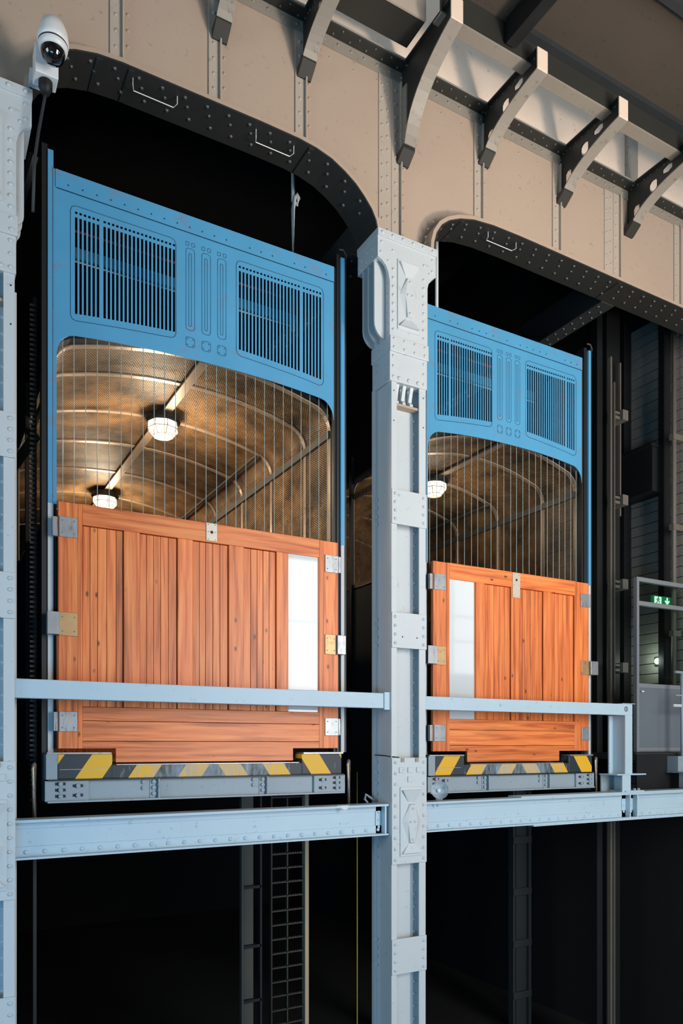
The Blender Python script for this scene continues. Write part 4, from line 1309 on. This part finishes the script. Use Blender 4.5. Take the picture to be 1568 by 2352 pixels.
d1 = thing('door_1', (9.75, 7.6, 4.9), 'grey metal door with glazed upper half and transom', 'door')
d1['kind'] = 'structure'
del d1['category']
for a in ((9.235, 9.285, 4.91, 7.48), (10.40, 10.45, 4.91, 7.44)):
    part('jamb', 'doorframe', d1, a[0], a[1], 7.57, 7.63, a[2], a[3])
part('head', 'doorframe', d1, 9.285, 10.40, 7.57, 7.63, 7.42, 7.48)
part('transom', 'doorframe', d1, 9.285, 10.40, 7.57, 7.63, 7.07, 7.13)
part('lock_rail', 'doorframe', d1, 9.285, 10.40, 7.575, 7.625, 5.86, 5.92)
part('lower_panel', 'doorpanel', d1, 9.285, 10.40, 7.58, 7.62, 4.91, 5.86)
part('pane', 'glass', d1, 9.285, 10.40, 7.595, 7.603, 5.92, 7.07)
part('transom_pane', 'glass', d1, 9.285, 10.40, 7.595, 7.603, 7.13, 7.42)
MB().tube([(9.32, 7.56, 5.80), (9.36, 7.55, 5.80)], 0.012, 8).build('handle', 'white', d1)
part('kick_strip', 'doorframe', d1, 9.285, 10.40, 7.575, 7.58, 4.93, 4.97)
part('landing', 'dark', d1, 9.0, 10.5, 7.4, 9.0, 4.80, 4.90)
part('landing_apron', 'black', d1, 9.0, 10.5, 7.38, 7.40, 4.30, 4.88)

# green exit sign hanging behind the door
t = thing('exit_sign', (10.1, 7.8, 7.16), 'green lit exit sign with running figure and down arrow behind the door', 'sign')
ex0, ex1, ez0, ez1, ey = 9.88, 10.32, 7.16, 7.31, 7.8
part('box', 'green', t, ex0, ex1, ey, ey + 0.04, ez0, ez1)
part('figure_field', 'signwhite', t, ex0 + 0.03, ex0 + 0.19, ey - 0.003, ey, ez0 + 0.012, ez1 - 0.012)
fy = ey - 0.006
cx, cz = ex0 + 0.105, ez0 + 0.08
fg = MB()
fg.lathe([(0.013, 0), (0.0005, 0.001)], (cx + 0.012, fy, cz + 0.048), 10, (0, -1, 0))
for p in ([(cx - .012, cz - .005), (cx + .012, cz - .008), (cx + .018, cz + .034), (cx - .002, cz + .034)], [(cx - .012, cz - .003), (cx - .03, cz - .035), (cx - .05, cz - .042), (cx - .046, cz - .052), (cx - .022, cz - .046), (cx + .004, cz - .008)],
          [(cx, cz - .008), (cx + .03, cz - .02), (cx + .02, cz - .055), (cx + .032, cz - .055), (cx + .046, cz - .012), (cx + .012, cz + .002)],
          [(cx + .016, cz + .034), (cx + .05, cz + .02), (cx + .05, cz + .01), (cx + .014, cz + .018)], [(cx, cz + .034), (cx - .034, cz + .016), (cx - .038, cz - .004), (cx - .03, cz - .004), (cx - .024, cz + .01), (cx, cz + .02)]):
    fg.prism(p, 'y', fy, fy + 0.002)
fg.build('running_figure', 'green', t)
ax, az = ex0 + 0.325, ez0 + 0.08
MB().prism([(ax, az - .056), (ax + .058, az + .002), (ax + .04, az + .018), (ax + .014, az - .008), (ax + .014, az + .058), (ax - .014, az + .058), (ax - .014, az - .008), (ax - .04, az + .018), (ax - .058, az + .002)],
           'y', ey - 0.004, ey).build('down_arrow', 'signwhite', t)

t = thing('corridor_lamp', (10.47, 8.2, 6.3), 'small bright wall lamp seen through the glass door', 'lamp')
MB().lathe([(0.0005, 0.05), (0.03, 0.045), (0.05, 0.02), (0.05, 0)], (10.50, 8.2, 6.37), 12, (-1, 0, 0)).build('globe', 'lampglass', t, smooth=True)
part('back_plate', 'dark', t, 10.50, 10.535, 8.13, 8.27, 6.30, 6.44)
d = bpy.data.lights.new('corridor_light', 'POINT'); d.energy = 5; d.color = (0.85, 1.0, 0.9); d.shadow_soft_size = 0.05
co = bpy.data.objects.new('corridor_light', d); link(co, t, Vector((10.30, 8.2, 6.37)))

# handrail and stub beam at the right edge
t = thing('hand_railing', (9.85, 7.25, 4.4), 'grey tubular handrail post at the right edge before the door', 'railing')
MB().tube([(9.86, 7.28, 4.85), (9.86, 7.28, 6.08)], 0.024, 10).build('post', 'grey2', t, smooth=True)
MB().tube([(9.70, 7.28, 6.08), (11.0, 7.28, 6.08)], 0.02, 8).build('rail', 'grey2', t)
MB().tube([(9.70, 7.28, 5.74), (11.0, 7.28, 5.74)], 0.014, 8).build('rail', 'grey2', t)
part('rail', 'grey', t, 9.66, 11.0, 7.27, 7.29, 5.57, 5.61)
part('base_block', 'grey2', t, 9.66, 11.2, 7.2, 7.4, 4.62, 4.85)
part('base_web', 'grey2', t, 9.68, 9.70, 7.0, 7.2, 4.396, 4.62)
part('base_flange', 'grey2', t, 9.60, 11.2, 6.98, 7.35, 4.61, 4.625)
part('base_front', 'grey2', t, 9.70, 9.9, 7.02, 7.035, 4.396, 4.61)

# ---------------------------------------------------------------- added lamp on a stand, out of view, to brighten the upper wall
t = thing('added_flood', (9.2, -2.4, 0), 'added fill lamp on a stand, brightening the upper wall', 'lamp')
MB().tube([(9.2, -2.4, 0), (9.2, -2.4, 3.8)], 0.04, 10).build('stand', 'dark', t)
fl_dir = (Vector((5.4, 7, 12.8)) - Vector((9.2, -2.4, 4.1))).normalized()
MB().lathe([(0.0005, -0.35), (0.4, -0.3), (0.82, -0.02), (0.82, 0.0), (0.78, 0.0), (0.38, -0.27), (0.0005, -0.31)], (9.2, -2.4, 4.1), 20, fl_dir).build('reflector', 'galv', t)
d = bpy.data.lights.new('added_flood_beam', 'AREA'); d.shape = 'DISK'; d.size = 1.5; d.energy = 130; d.color = (1.0, 0.84, 0.70); d.spread = math.radians(70)
fb = bpy.data.objects.new('added_flood_beam', d); link(fb, t, Vector((9.2, -2.4, 4.1)) + fl_dir * 0.02)
fb.rotation_euler = fl_dir.to_track_quat('-Z', 'Y').to_euler()

# ---------------------------------------------------------------- small things on the beams
t = thing('signal_horn', (5.06, 6.80, 4.38), 'round translucent signal horn clamped on the beam beside the column', 'horn')
ax_ = (-0.42, -0.88, 0.10)
MB().lathe([(0.098, 0.05), (0.096, 0.046), (0.085, 0.02), (0.05, -0.012), (0.022, -0.03)], (5.075, 6.80, 4.505), 28, ax_).build('bell', 'horn', t, smooth=True)
MB().lathe([(0.0005, 0.0), (0.020, -0.004), (0.022, -0.03), (0.022, -0.09), (0.0005, -0.09)], (5.075, 6.80, 4.505), 14, ax_).build('throat', 'white', t, smooth=True)
MB().tube([(5.085, 6.84, 4.47), (5.09, 6.85, 4.38), (5.09, 6.85, 4.32)], 0.008, 6).build('clamp', 'galv', t)
MB().tube([(5.05, 6.83, 4.40), (5.14, 6.83, 4.40)], 0.012, 6).build('clamp', 'galv', t)
MB().add([(3.80, 6.84, 4.3805), (3.90, 6.82, 4.385), (3.97, 6.86, 4.3805), (3.86, 6.93, 4.381), (3.885, 6.815, 4.335), (3.92, 6.818, 4.35)],
         [(0, 1, 2, 3), (0, 4, 5, 1), (1, 5, 2)]).build('paper_scrap', 'paper')
tag(list(COL.objects)[-1], 'torn scrap of white paper on the left beam', 'paper')
MB().tube([(4.40, 7.06, 4.90), (4.44, 6.95, 4.895), (4.445, 6.82, 4.885), (4.47, 6.782, 4.882), (4.53, 6.78, 4.875)], 0.006, 6).build('tie_cable', 'ink')
tag(list(COL.objects)[-1], 'thin dark cable looped round the centre column', 'cable')
MB().tube([(4.30, 7.05, 4.38), (4.27, 7.06, 4.42), (4.29, 7.07, 4.47), (4.34, 7.07, 4.44), (4.40, 7.06, 4.40)], 0.014, 8).build('hose_loop', 'grey2', smooth=True)
tag(list(COL.objects)[-1], 'grey hose loop at the right end of the left beam', 'hose')

# ---------------------------------------------------------------- below the beams: posts and rack in the dark shaft
t = thing('panel_post', (4.2, 10, 0), 'buff panelled post below the left beam', 'post')
part('panel', 'warmpost', t, 4.05, 4.22, 10.04, 10.06, 0.0, 4.4)
part('edge', 'warmpost', t, 4.02, 4.05, 9.98, 10.06, 0.0, 4.4)
part('edge', 'dark', t, 4.30, 4.33, 9.98, 10.06, 0.0, 4.4)
for z in (2.98, 2.14, 1.37):
    part('cross_tie', 'dark', t, 4.05, 4.32, 9.98, 10.06, z, z + 0.04)

t = thing('guide_rack', (4.9, 10, 0), 'tall latticed rack with lit right edge below the left beam', 'rack')
part('edge_post', 'buff', t, 5.00, 5.06, 9.95, 10.05, 0.0, 4.4)
part('rack_post', 'rackpaint', t, 4.72, 4.74, 9.98, 10.05, 0.0, 4.4)
part('rack_post', 'rackpaint', t, 4.47, 4.49, 9.98, 10.05, 0.0, 4.4)
for i in range(20):
    z = 0.35 + i * 0.205
    part('rung', 'rackpaint', t, 4.49, 5.0, 9.99, 10.03, z, z + 0.02)
    m = MB()
    for x in lin(4.52, 4.97, 12):
        m.box(x, x + 0.012, 9.98, 9.99, z + 0.02, z + 0.035)
    m.build('teeth', 'rackpaint', t, kind='stuff')
MB().tube([(5.914, 10, 0.0), (5.914, 10, 4.6)], 0.008, 6).build('hanging_cord', 'yellow')
tag(list(COL.objects)[-1], 'thin yellow cord hanging left of the centre column base', 'cord')
for x, y, lab in ((9.05, 10.0, 'dim grey lattice post below the right beam, left one'), (11.55, 10.0, 'dim grey lattice post below the right beam, right one'), (6.95, 10.6, 'dim grey lattice post just right of the centre column base')):
    t = thing('lattice_post', (x, y, 0), lab, 'post', 'lattice posts in the lower shaft')
    part('flange', 'dark', t, x, x + 0.05, y, y + 0.12, 0, 4.6)
    part('web', 'dark', t, x + 0.12, x + 0.36, y + 0.06, y + 0.08, 0, 4.6)
    part('flange', 'dark', t, x + 0.36, x + 0.42, y, y + 0.12, 0, 4.6)
    for z in (0.6, 1.5, 2.4, 3.3):
        part('tie_plate', 'dark', t, x, x + 0.42, y - 0.012, y, z, z + 0.12)

print('objects', len(bpy.data.objects))
